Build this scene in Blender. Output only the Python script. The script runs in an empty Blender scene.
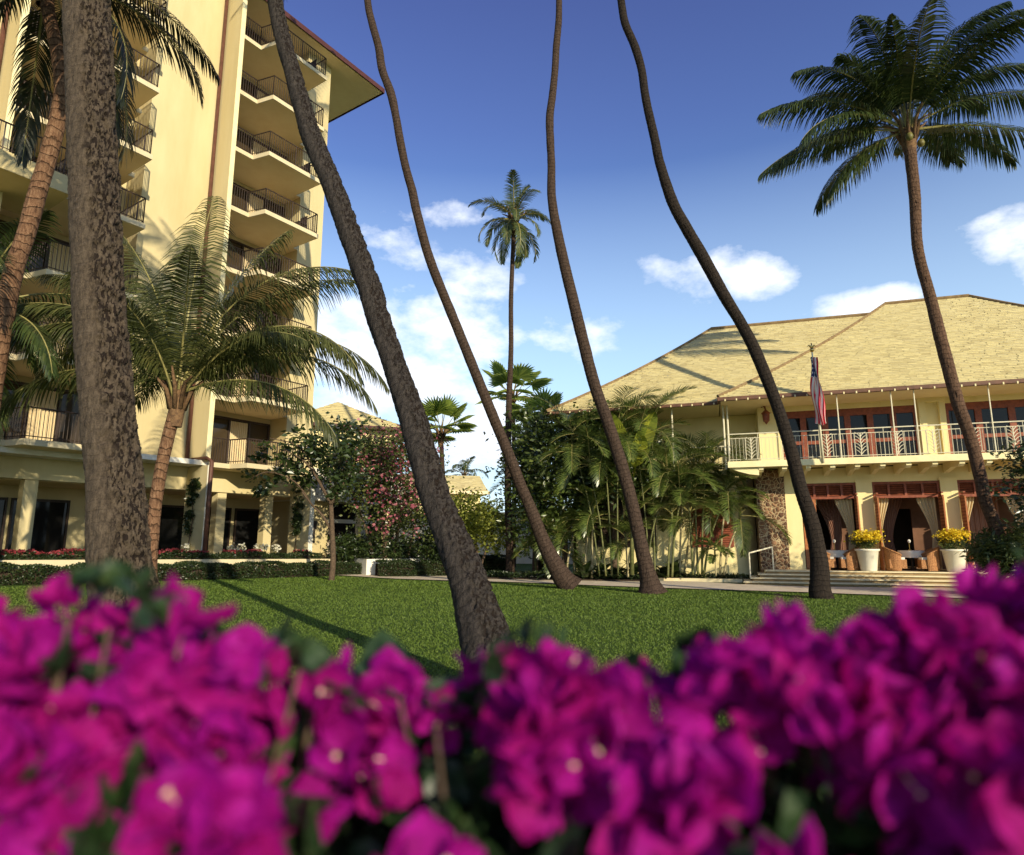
import bpy, math, random
import numpy as np
from mathutils import Vector, Matrix, noise as mnoise
random.seed(7)
RNG = np.random.default_rng(7)
R = math.radians
S = bpy.context.scene
COL = S.collection

# ------------------------------------------------------------------ camera
EYE = 1.55
PITCH = R(10)
cam_d = bpy.data.cameras.new('camera')
cam = bpy.data.objects.new('camera', cam_d)
COL.objects.link(cam)
cam.location = (0, 0, EYE)
cam.rotation_euler = (R(90) + PITCH, 0, 0)
cam_d.sensor_width = 36
cam_d.lens = 650 / 1024 * 36
cam_d.clip_start = 0.05
cam_d.clip_end = 3000
cam_d.dof.use_dof = True
cam_d.dof.focus_distance = 19
cam_d.dof.aperture_fstop = 1.9
S.camera = cam
S.render.resolution_x = 1024
S.render.resolution_y = 855

# ------------------------------------------------------------------ light
SUN_EL = 19
SX, SY = .50, -.866            # horizontal direction towards the sun
S.view_settings.view_transform = 'Standard'
S.view_settings.look = 'None'
S.view_settings.exposure = 0.32
S.view_settings.gamma = 1
world = bpy.data.worlds.new('World')
S.world = world
world.use_nodes = True
sun_d = bpy.data.lights.new('sun', 'SUN')
sun_d.energy = 4.6
sun_d.angle = R(0.6)
sun_d.color = (1.0, .88, .64)
sun = bpy.data.objects.new('sun', sun_d)
COL.objects.link(sun)
sv = Vector((SX * math.cos(R(SUN_EL)), SY * math.cos(R(SUN_EL)), math.sin(R(SUN_EL))))
sun.rotation_euler = sv.to_track_quat('Z', 'Y').to_euler()
sun.location = (20, -20, 30)

# ------------------------------------------------------------------ picking points of the place
F = 650.
CP, SP = math.cos(PITCH), math.sin(PITCH)
def ray(x, y):
    a = (x - 512) / F; b = (427.5 - y) / F
    return (a, CP - b * SP, SP + b * CP)
def P(x, y, D):
    r = ray(x, y); k = D / r[1]
    return Vector((r[0] * k, D, EYE + r[2] * k))
def G(x, y, z=0.):
    r = ray(x, y); k = (z - EYE) / r[2]
    return Vector((r[0] * k, r[1] * k, z))
def depth_scale(v):
    return v.y * CP + (v.z - EYE) * SP

E1 = (.955, -.2965); E2 = (.2965, .955); OR_ = (14.7, 25.)
D1 = (.56, .8285); N1 = (.8285, -.56); OL_ = (-10.12, 32.35)
def FR(s, o, z): return Vector((OR_[0] + s * E1[0] + o * E2[0], OR_[1] + s * E1[1] + o * E2[1], z))
def FL(a, n, z): return Vector((OL_[0] + a * D1[0] + n * N1[0], OL_[1] + a * D1[1] + n * N1[1], z))
def FW(x, y, z): return Vector((x, y, z))
def on_plane(O, d, x, y):
    r = ray(x, y); n = (-d[1], d[0]); k = (n[0] * O[0] + n[1] * O[1]) / (n[0] * r[0] + n[1] * r[1])
    X, Y = r[0] * k, r[1] * k
    return ((X - O[0]) * d[0] + (Y - O[1]) * d[1], EYE + r[2] * k)
def RP(x, y, off=0):
    return on_plane((OR_[0] + off * E2[0], OR_[1] + off * E2[1]), E1, x, y)
def ground_h(x, y):
    if y < 5: return 0.
    return .03 * max(0., -x - 5.) if x > -30 else .75

# ------------------------------------------------------------------ materials
def nt_new(name):
    m = bpy.data.materials.new(name); m.use_nodes = True
    nt = m.node_tree; b = nt.nodes['Principled BSDF']
    return m, nt, b
def node(nt, kind, **kw):
    n = nt.nodes.new(kind)
    for k, v in kw.items():
        if k in n.inputs: n.inputs[k].default_value = v
        else: setattr(n, k, v)
    return n
def ramp(nt, fac, stops):
    r = nt.nodes.new('ShaderNodeValToRGB'); e = r.color_ramp.elements
    while len(e) < len(stops): e.new(0.5)
    for i, (p, c) in enumerate(stops):
        e[i].position = p; e[i].color = (*c, 1) if len(c) == 3 else c
    nt.links.new(fac, r.inputs[0]); return r
def mixc(nt, fac, a, b, mode='MIX'):
    m = nt.nodes.new('ShaderNodeMix'); m.data_type = 'RGBA'; m.blend_type = mode
    for sock, v in ((m.inputs[0], fac), (m.inputs[6], a), (m.inputs[7], b)):
        if hasattr(v, 'links') or isinstance(v, bpy.types.NodeSocket): nt.links.new(v, sock)
        else: sock.default_value = v if isinstance(v, (int, float)) else (*v, 1)
    return m.outputs[2]
def math_(nt, op, a, b=None, c=None):
    m = nt.nodes.new('ShaderNodeMath'); m.operation = op
    for i, v in enumerate((a, b, c)):
        if v is None: continue
        if isinstance(v, bpy.types.NodeSocket): nt.links.new(v, m.inputs[i])
        else: m.inputs[i].default_value = v
    return m.outputs[0]
def coords(nt, kind='Object'):
    t = nt.nodes.new('ShaderNodeTexCoord'); return t.outputs[kind]
def worldpos(nt):
    return nt.nodes.new('ShaderNodeNewGeometry').outputs['Position']
def noise(nt, vec, scale, detail=4, rough=.55):
    n = node(nt, 'ShaderNodeTexNoise', Scale=scale, Detail=detail, Roughness=rough)
    nt.links.new(vec, n.inputs['Vector']); return n.outputs['Fac']
def bump(nt, b, h, strength, dist):
    n = node(nt, 'ShaderNodeBump', Strength=strength, Distance=dist)
    nt.links.new(h, n.inputs['Height']); nt.links.new(n.outputs[0], b.inputs['Normal'])
def plain(name, c1, c2=None, scale=3., rough=.7, bs=.0, bscale=40, metal=0., spec=.3, streak=False):
    m, nt, b = nt_new(name)
    c2 = c2 or tuple(x * .82 for x in c1)
    v = worldpos(nt)
    if streak:
        mp = node(nt, 'ShaderNodeMapping'); mp.inputs['Scale'].default_value = (1, 1, .22)
        nt.links.new(v, mp.inputs[0]); v = mp.outputs[0]
    f = noise(nt, v, scale, 6, .6)
    r = ramp(nt, f, [(.35, c2), (.62, c1)])
    nt.links.new(r.outputs[0], b.inputs['Base Color'])
    b.inputs['Roughness'].default_value = rough; b.inputs['Metallic'].default_value = metal
    b.inputs['Specular IOR Level'].default_value = spec
    if bs: bump(nt, b, noise(nt, worldpos(nt), bscale, 3), bs, .02)
    return m
def leafm(name, c1, c2, c3=None, trans=.35, rough=.45, scale=1.3, tcol=None, spec=.4):
    """foliage: colour differs from leaf to leaf (random per face island) and from branch to branch"""
    m, nt, b = nt_new(name)
    g = nt.nodes.new('ShaderNodeNewGeometry')
    f1 = g.outputs['Random Per Island']
    f2 = noise(nt, g.outputs['Position'], scale, 3)
    fac = math_(nt, 'ADD', math_(nt, 'MULTIPLY', f1, .6), math_(nt, 'MULTIPLY', f2, .45))
    stops = [(.2, c1), (.75, c2)]
    if c3: stops.append((.98, c3))
    r = ramp(nt, fac, stops)
    nt.links.new(r.outputs[0], b.inputs['Base Color'])
    b.inputs['Roughness'].default_value = rough; b.inputs['Specular IOR Level'].default_value = spec
    t = nt.nodes.new('ShaderNodeBsdfTranslucent')
    if tcol: nt.links.new(mixc(nt, .6, r.outputs[0], tcol), t.inputs['Color'])
    else: nt.links.new(r.outputs[0], t.inputs['Color'])
    ms = nt.nodes.new('ShaderNodeMixShader'); ms.inputs[0].default_value = trans
    nt.links.new(b.outputs[0], ms.inputs[1]); nt.links.new(t.outputs[0], ms.inputs[2])
    nt.links.new(ms.outputs[0], nt.nodes['Material Output'].inputs[0])
    return m

M = {}
M['stucco'] = plain('pale_yellow_stucco', (.84, .72, .38), (.78, .65, .32), 1.2, .85, .25, 60, spec=.15, streak=True)
M['stucco_hotel'] = plain('warm_cream_stucco', (.63, .53, .30), (.53, .43, .22), .5, .85, .2, 40, spec=.15, streak=True)
M['white_paint'] = plain('white_paint', (.80, .76, .66), (.72, .67, .56), 2, .6, .1, 50)
M['white_metal'] = plain('white_metal', (.74, .68, .50), (.66, .60, .43), 5, .45)
M['beam'] = plain('cream_beam', (.82, .72, .42), (.77, .66, .36), 2, .8)
M['cream_slab'] = plain('cream_slab_paint', (.66, .56, .36), (.60, .50, .31), 2, .8)
M['soffit'] = plain('soffit_plaster', (.85, .70, .46), (.80, .64, .40), 1.5, .85)
M['red_wood'] = plain('red_brown_wood', (.27, .075, .035), (.17, .045, .025), 9, .5, .15, 60)
M['door_wood'] = plain('varnished_wood', (.42, .16, .055), (.30, .10, .035), 8, .4, .12, 60)
M['dark_metal'] = plain('dark_brown_metal', (.055, .035, .025), (.035, .024, .018), 8, .5)
M['pipe'] = plain('copper_brown_pipe', (.13, .055, .035), (.09, .038, .024), 5, .5)
M['gutter'] = plain('brown_gutter', (.16, .075, .045), (.10, .05, .03), 5, .6)
M['roof_edge'] = plain('dark_red_fascia', (.085, .028, .024), (.06, .02, .018), 5, .6)
M['soil'] = plain('dark_soil', (.05, .032, .02), (.025, .017, .012), 10, .95, .6, 30)
M['terrace'] = plain('limestone_steps', (.70, .60, .38), (.60, .50, .30), 3, .8, .15, 40)
M['riser'] = plain('shade_darkened_riser', (.36, .25, .12), (.26, .17, .08), 4, .85)  # same limestone as the treads; riser shade is put into this darker colour
M['path'] = plain('pale_concrete_path', (.68, .58, .44), (.56, .47, .35), 2.2, .85, .2, 30)
M['rattan'] = plain('woven_rattan', (.50, .24, .09), (.20, .08, .03), 28, .6, .8, 60)
M['cloth'] = plain('white_tablecloth', (.82, .78, .66), (.76, .7, .56), 4, .8)
M['pot'] = plain('glazed_white_pot', (.82, .78, .64), (.75, .7, .55), 3, .4)
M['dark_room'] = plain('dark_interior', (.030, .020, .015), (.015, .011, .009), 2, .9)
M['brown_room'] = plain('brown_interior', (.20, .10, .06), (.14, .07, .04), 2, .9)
M['interior_floor'] = plain('interior_floor', (.22, .14, .08), None, 3, .5)
M['brass'] = plain('brass', (.65, .45, .15), None, 4, .3, metal=1)
M['stem'] = plain('woody_stem', (.12, .08, .05), (.06, .04, .026), 14, .9, .5, 60)
M['pale_stem'] = plain('ringed_pale_stem', (.42, .36, .20), (.26, .22, .11), 9, .7, .4, 40)
M['green_stem'] = plain('green_stem', (.15, .15, .05), (.08, .09, .03), 9, .6)
M['rachis'] = plain('palm_leaf_stalk', (.30, .26, .09), (.19, .17, .06), 4, .5)
M['coconut'] = plain('green_coconut_husk', (.16, .15, .04), (.10, .08, .02), 8, .5)
M['fibre'] = plain('palm_crown_fibre', (.20, .115, .055), (.09, .05, .028), 12, .9, .8, 40)
M['hip'] = plain('dark_ridge_cap', (.26, .18, .09), (.17, .11, .05), 6, .9)
M['vent'] = plain('grey_plaque', (.05, .04, .035), None, 8, .5)
M['picture'] = plain('pale_lattice', (.62, .50, .36), None, 6, .7)

def glassm(name, col, rough=.04):
    m, nt, b = nt_new(name)
    b.inputs['Base Color'].default_value = (*col, 1); b.inputs['Roughness'].default_value = rough
    b.inputs['Specular IOR Level'].default_value = .22
    f = noise(nt, worldpos(nt), 1.1, 2)
    bump(nt, b, f, .06, .03)
    return m
M['glass'] = glassm('dark_window_glass', (.012, .012, .012))
M['glass_hotel'] = glassm('bronze_window_glass', (.05, .035, .02))

# curtain with pleats
def curtain_mat(name, c1, c2):
    m, nt, b = nt_new(name)
    uv = coords(nt, 'UV'); w = node(nt, 'ShaderNodeTexWave', Scale=7, Distortion=.6)
    nt.links.new(uv, w.inputs['Vector'])
    r = ramp(nt, w.outputs['Fac'], [(.3, c2), (.7, c1)]); nt.links.new(r.outputs[0], b.inputs['Base Color'])
    b.inputs['Roughness'].default_value = .9
    return m
M['curtain'] = curtain_mat('striped_cream_curtain', (.72, .60, .38), (.52, .38, .2))
M['drape'] = curtain_mat('rose_brown_drape', (.42, .22, .15), (.28, .14, .09))

def shingle():
    m, nt, b = nt_new('weathered_shake_roof')
    g = nt.nodes.new('ShaderNodeNewGeometry')
    f = math_(nt, 'ADD', math_(nt, 'MULTIPLY', g.outputs['Random Per Island'], .55),
              math_(nt, 'MULTIPLY', noise(nt, g.outputs['Position'], .9, 6, .65), .55))
    r = ramp(nt, f, [(.12, (.36, .29, .14)), (.45, (.54, .455, .225)), (.9, (.64, .55, .28))])
    nt.links.new(r.outputs[0], b.inputs['Base Color']); b.inputs['Roughness'].default_value = .9
    b.inputs['Specular IOR Level'].default_value = .15
    bump(nt, b, noise(nt, g.outputs['Position'], 22, 3), .5, .03)
    return m
M['shingle'] = shingle()

def stone():
    m, nt, b = nt_new('lava_rock_masonry')
    v = worldpos(nt)
    n1 = node(nt, 'ShaderNodeTexNoise', Scale=4.0); nt.links.new(v, n1.inputs['Vector'])
    mx = nt.nodes.new('ShaderNodeMix'); mx.data_type = 'VECTOR'; mx.inputs[0].default_value = .12
    nt.links.new(v, mx.inputs[4]); nt.links.new(n1.outputs['Color'], mx.inputs[5])
    vo = node(nt, 'ShaderNodeTexVoronoi', Scale=7.5); vo.feature = 'DISTANCE_TO_EDGE'
    nt.links.new(mx.outputs[1], vo.inputs['Vector'])
    vc = node(nt, 'ShaderNodeTexVoronoi', Scale=7.5); nt.links.new(mx.outputs[1], vc.inputs['Vector'])
    sep = nt.nodes.new('ShaderNodeSeparateColor'); nt.links.new(vc.outputs['Color'], sep.inputs[0])
    st = ramp(nt, sep.outputs[0], [(0, (.09, .042, .022)), (.5, (.17, .085, .04)), (1, (.28, .15, .075))])
    edge = ramp(nt, vo.outputs['Distance'], [(.03, (1, 1, 1)), (.07, (0, 0, 0))])
    c = mixc(nt, edge.outputs[0], st.outputs[0], (.50, .38, .21))
    nt.links.new(c, b.inputs['Base Color']); b.inputs['Roughness'].default_value = .9
    bump(nt, b, vo.outputs['Distance'], .8, .12)
    return m
M['stone'] = stone()

def grassm():
    m, nt, b = nt_new('mown_grass')
    v = worldpos(nt)
    f1 = noise(nt, v, .6, 5); f2 = noise(nt, v, 28, 4, .7); f3 = noise(nt, v, 150, 2)
    fac = math_(nt, 'ADD', math_(nt, 'MULTIPLY', f1, .45), math_(nt, 'MULTIPLY', f2, .6))
    r = ramp(nt, fac, [(.3, (.045, .085, .012)), (.55, (.085, .15, .022)), (.75, (.15, .21, .035))])
    nt.links.new(r.outputs[0], b.inputs['Base Color']); b.inputs['Roughness'].default_value = .85
    b.inputs['Specular IOR Level'].default_value = .15
    bump(nt, b, math_(nt, 'ADD', f2, f3), 1.0, .06)
    return m
M['grass'] = grassm()
M['blade'] = leafm('grass_blades', (.095, .16, .022), (.165, .24, .035), (.25, .30, .06), .4, .6, 2.0)

def barkm(name, c_light, c_mid, c_dark, pit_lo, pit_hi, ring=1.0, lines=.5):
    """palm bark: leaf-scar rings along v (metres) and pitted, cracked strip between two u values"""
    m, nt, b = nt_new(name)
    uv = coords(nt, 'UV'); sep = nt.nodes.new('ShaderNodeSeparateXYZ'); nt.links.new(uv, sep.inputs[0])
    pos = worldpos(nt)
    n0 = noise(nt, pos, 2.5, 3)
    vv = math_(nt, 'ADD', math_(nt, 'MULTIPLY', sep.outputs[1], 7.5 * ring), math_(nt, 'MULTIPLY', n0, 2.2))
    saw = math_(nt, 'FRACT', vv)
    line = ramp(nt, saw, [(0, (0, 0, 0)), (.10, (1, 1, 1)), (.85, (.75, .75, .75)), (1, (.2, .2, .2))])
    mp = node(nt, 'ShaderNodeMapping'); mp.inputs['Scale'].default_value = (1, 1, .28); nt.links.new(pos, mp.inputs[0])
    crack = noise(nt, mp.outputs[0], 22, 6, .7)
    fine = noise(nt, pos, 60, 4, .7)
    base = ramp(nt, math_(nt, 'ADD', math_(nt, 'MULTIPLY', crack, .6), math_(nt, 'MULTIPLY', fine, .4)),
                [(.36, c_dark), (.5, c_mid), (.66, c_light)])
    c = mixc(nt, lines, base.outputs[0], line.outputs[0], 'MULTIPLY')
    # pits
    mp2 = node(nt, 'ShaderNodeMapping'); mp2.inputs['Scale'].default_value = (1, 1, .36); nt.links.new(pos, mp2.inputs[0])
    pit = noise(nt, mp2.outputs[0], 27, 3, .55)
    inside = math_(nt, 'MULTIPLY', math_(nt, 'GREATER_THAN', sep.outputs[0], pit_lo), math_(nt, 'LESS_THAN', sep.outputs[0], pit_hi))
    w = math_(nt, 'MULTIPLY', math_(nt, 'SUBTRACT', noise(nt, pos, 3, 3), .42), .9)
    mid = (pit_lo + pit_hi) / 2; half = max(.01, (pit_hi - pit_lo) / 2)
    dist = math_(nt, 'ABSOLUTE', math_(nt, 'SUBTRACT', sep.outputs[0], mid))
    mask = ramp(nt, math_(nt, 'SUBTRACT', math_(nt, 'SUBTRACT', half + .02, dist), math_(nt, 'MULTIPLY', w, .25)),
                [(0.0, (0, 0, 0)), (.05, (1, 1, 1))])
    thr = ramp(nt, pit, [(.44, (1, 1, 1)), (.475, (0, 0, 0))])
    pm = math_(nt, 'MULTIPLY', mask.outputs[0], thr.outputs[0])
    c = mixc(nt, math_(nt, 'MULTIPLY', mask.outputs[0], .3), c, base.outputs[0])
    c = mixc(nt, pm, c, (.018, .012, .009))
    nt.links.new(c, b.inputs['Base Color']); b.inputs['Roughness'].default_value = .9
    b.inputs['Specular IOR Level'].default_value = .15
    h = math_(nt, 'ADD', math_(nt, 'MULTIPLY', line.outputs[0], lines), math_(nt, 'MULTIPLY', crack, 1.2))
    h = math_(nt, 'SUBTRACT', h, math_(nt, 'MULTIPLY', pm, 1.8))
    bump(nt, b, h, .9, .035)
    return m
M['bark_front'] = barkm('grey_pitted_bark', (.135, .102, .070), (.078, .058, .040), (.028, .021, .015), .04, .31, 1.0, .16)
M['bark_lean'] = barkm('dark_pitted_bark', (.075, .062, .052), (.042, .035, .030), (.016, .013, .011), .0, .36, 1.0, .3)
M['bark_far'] = barkm('brown_ringed_bark', (.098, .066, .046), (.060, .039, .028), (.022, .015, .012), .9, .91)
M['bark_dark'] = barkm('dark_brown_bark', (.046, .034, .025), (.027, .02, .015), (.012, .009, .008), .9, .91)
M['bark_red'] = barkm('reddish_ringed_bark', (.34, .21, .125), (.19, .10, .055), (.06, .03, .02), .9, .91, .62, .8)
M['bark_right'] = barkm('tan_brown_ringed_bark', (.19, .115, .07), (.115, .065, .04), (.035, .02, .014), .9, .91, .9)

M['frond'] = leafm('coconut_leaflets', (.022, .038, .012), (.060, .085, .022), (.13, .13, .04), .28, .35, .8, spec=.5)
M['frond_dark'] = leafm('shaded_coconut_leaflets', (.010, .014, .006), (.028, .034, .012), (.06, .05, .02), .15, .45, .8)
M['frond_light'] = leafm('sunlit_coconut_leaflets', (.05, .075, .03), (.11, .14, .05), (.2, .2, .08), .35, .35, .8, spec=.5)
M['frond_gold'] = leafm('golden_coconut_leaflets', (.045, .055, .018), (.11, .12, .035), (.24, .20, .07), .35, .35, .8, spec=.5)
M['areca'] = leafm('areca_leaflets', (.055, .085, .02), (.15, .20, .04), (.38, .38, .11), .4, .28, 1.1, spec=.8)
M['fan'] = leafm('fan_palm_leaf', (.13, .20, .04), (.36, .44, .08), (.60, .62, .16), .65, .35, .7, spec=.5)
M['banana'] = leafm('broad_banana_leaf', (.16, .22, .03), (.40, .42, .05), None, .5, .3, .7)
M['leaf_dark'] = leafm('dark_glossy_leaf', (.016, .030, .010), (.045, .070, .018), (.10, .12, .035), .25, .3, .9, spec=.6)
M['leaf_gloss'] = leafm('glossy_tree_leaf', (.03, .055, .014), (.10, .14, .03), (.26, .27, .07), .35, .34, .9, spec=.7)
M['leaf_mid'] = leafm('mid_green_leaf', (.045, .068, .018), (.11, .135, .036), (.24, .22, .07), .3, .4, .9)
M['leaf_yellow'] = leafm('yellow_green_leaf', (.15, .19, .03), (.38, .40, .07), (.6, .55, .15), .5, .45, .9)
M['hedge'] = leafm('hedge_leaf', (.014, .028, .010), (.042, .062, .018), (.09, .10, .035), .2, .4, 1.5)
M['red_flower'] = leafm('red_bedding_flower', (.16, .02, .03), (.36, .05, .06), None, .3, .6, 3)
M['pink_flower'] = leafm('dusty_pink_flower', (.30, .06, .10), (.48, .17, .20), (.6, .34, .32), .35, .6, 1)
M['white_flower'] = leafm('white_orchid_flower', (.75, .7, .5), (.85, .82, .7), None, .3, .6, 3)
M['yellow_flower'] = leafm('yellow_flower', (.70, .48, .02), (.85, .66, .03), None, .35, .6, 4)
M['bract'] = leafm('magenta_bract', (.33, .002, .20), (.50, .007, .34), (.66, .05, .49), .55, .7, 9, spec=.2)
M['bract_red'] = leafm('crimson_bract', (.34, .002, .16), (.50, .007, .27), (.62, .04, .37), .55, .7, 9, spec=.2)
M['boug_leaf'] = leafm('bougainvillea_leaf', (.010, .026, .010), (.030, .062, .020), (.07, .11, .03), .3, .4, 7, spec=.4)
M['floret'] = leafm('cream_floret', (.75, .5, .3), (.85, .7, .5), None, .3, .6, 9)

def flagm():
    m, nt, b = nt_new('flag_cloth')
    uv = coords(nt, 'UV'); sep = nt.nodes.new('ShaderNodeSeparateXYZ'); nt.links.new(uv, sep.inputs[0])
    st = math_(nt, 'MODULO', math_(nt, 'FLOOR', math_(nt, 'MULTIPLY', sep.outputs[0], 13)), 2)
    c = mixc(nt, st, (.60, .02, .05), (.82, .76, .70))
    can = math_(nt, 'MULTIPLY', math_(nt, 'GREATER_THAN', sep.outputs[1], .70), math_(nt, 'LESS_THAN', sep.outputs[0], .54))
    gu = math_(nt, 'SUBTRACT', math_(nt, 'FRACT', math_(nt, 'MULTIPLY', sep.outputs[0], 9.26)), .5)
    gv = math_(nt, 'SUBTRACT', math_(nt, 'FRACT', math_(nt, 'MULTIPLY', sep.outputs[1], 15)), .5)
    d = math_(nt, 'ADD', math_(nt, 'MULTIPLY', gu, gu), math_(nt, 'MULTIPLY', gv, gv))
    star = math_(nt, 'LESS_THAN', d, .05)
    blue = mixc(nt, star, (.02, .03, .14), (.75, .75, .75))
    nt.links.new(mixc(nt, can, c, blue), b.inputs['Base Color']); b.inputs['Roughness'].default_value = .8
    return m
M['flag'] = flagm()

# ------------------------------------------------------------------ world: sky with clouds at fixed directions
def build_world():
    nt = world.node_tree; nt.nodes.clear()
    out = nt.nodes.new('ShaderNodeOutputWorld'); bg = nt.nodes.new('ShaderNodeBackground')
    sky = nt.nodes.new('ShaderNodeTexSky'); sky.sky_type = 'NISHITA'; sky.sun_disc = False
    sky.sun_elevation = R(SUN_EL); sky.sun_rotation = math.atan2(SX, SY)
    sky.air_density = 1.25; sky.dust_density = .6; sky.ozone_density = 2.6; sky.altitude = 0
    tc = nt.nodes.new('ShaderNodeTexCoord'); v = tc.outputs['Generated']
    sep = nt.nodes.new('ShaderNodeSeparateXYZ'); nt.links.new(v, sep.inputs[0])
    az = math_(nt, 'ARCTAN2', sep.outputs[0], sep.outputs[1]); el = math_(nt, 'ARCSINE', sep.outputs[2])
    # wobble
    mp = node(nt, 'ShaderNodeMapping'); mp.inputs['Scale'].default_value = (1, 1, 1.7); nt.links.new(v, mp.inputs[0])
    n1 = noise(nt, mp.outputs[0], 7.5, 9, .60)
    n2 = noise(nt, mp.outputs[0], 3.2, 5, .5)
    def blob(px, py, rx, ry, amp):
        r = ray(px, py); L = math.sqrt(sum(q * q for q in r))
        a0 = math.atan2(r[0], r[1]); e0 = math.asin(r[2] / L)
        dx = math_(nt, 'DIVIDE', math_(nt, 'SUBTRACT', az, a0), rx / F)
        dy = math_(nt, 'DIVIDE', math_(nt, 'SUBTRACT', el, e0), ry / F)
        d = math_(nt, 'ADD', math_(nt, 'MULTIPLY', dx, dx), math_(nt, 'MULTIPLY', dy, dy))
        return math_(nt, 'MULTIPLY', math_(nt, 'SUBTRACT', 1.0, math_(nt, 'MULTIPLY', d, .5)), amp)
    bl = [(350, 352, 85, 42, 1.0), (455, 335, 60, 30, .95), (400, 400, 140, 45, .8), (440, 218, 42, 13, .5), (385, 248, 45, 30, .5), (478, 275, 42, 22, .55),
          (578, 335, 46, 24, .72), (480, 440, 120, 50, .7), (700, 270, 46, 23, .92), (752, 276, 32, 19, .92), (862, 306, 38, 13, .95), (893, 296, 22, 9, .8), (1026, 234, 30, 28, 1.0),
          (1400, 150, 160, 70, .9), (-700, 300, 300, 90, .8), (1900, 300, 260, 80, .8)]
    m = None
    for q in bl:
        o = blob(*q); m = o if m is None else math_(nt, 'SMOOTH_MAX', m, o, .25)
    # far sky behind the camera: scattered clouds from noise alone
    dens = math_(nt, 'ADD', m, math_(nt, 'MULTIPLY', math_(nt, 'SUBTRACT', n1, .5), 3.4))
    cl = ramp(nt, dens, [(.28, (0, 0, 0)), (1.2, (1, 1, 1))])
    # thin white veil low in the sky
    veil = ramp(nt, el, [(.0, (1, 1, 1)), (.55, (0, 0, 0))])
    veilf = math_(nt, 'MULTIPLY', veil.outputs[0], .8)
    tint = mixc(nt, 1.0, sky.outputs[0], SKY_TINT, 'MULTIPLY')
    # high sky leans violet with height above the horizon
    elr = ramp(nt, el, [(.25, (1.0, 1.0, 1.0)), (.60, (.74, .60, .82)), (.95, (.6, .38, .65))])
    tint = mixc(nt, 1.0, tint, elr.outputs[0], 'MULTIPLY')
    c = mixc(nt, veilf, tint, (4.6, 5.7, 7.0))
    ccol = ramp(nt, n2, [(.3, (.80, .84, .93)), (.6, (1, 1, 1))])
    cc = mixc(nt, 1.0, ccol.outputs[0], (7.0, 7.15, 7.35), 'MULTIPLY')
    c = mixc(nt, math_(nt, 'MULTIPLY', cl.outputs[0], .93), c, cc)
    nt.links.new(c, bg.inputs[0]); bg.inputs[1].default_value = SKY_STRENGTH
    nt.links.new(bg.outputs[0], out.inputs[0])
SKY_TINT = (.80, 1.0, 1.14)
SKY_STRENGTH = .15
build_world()

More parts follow.
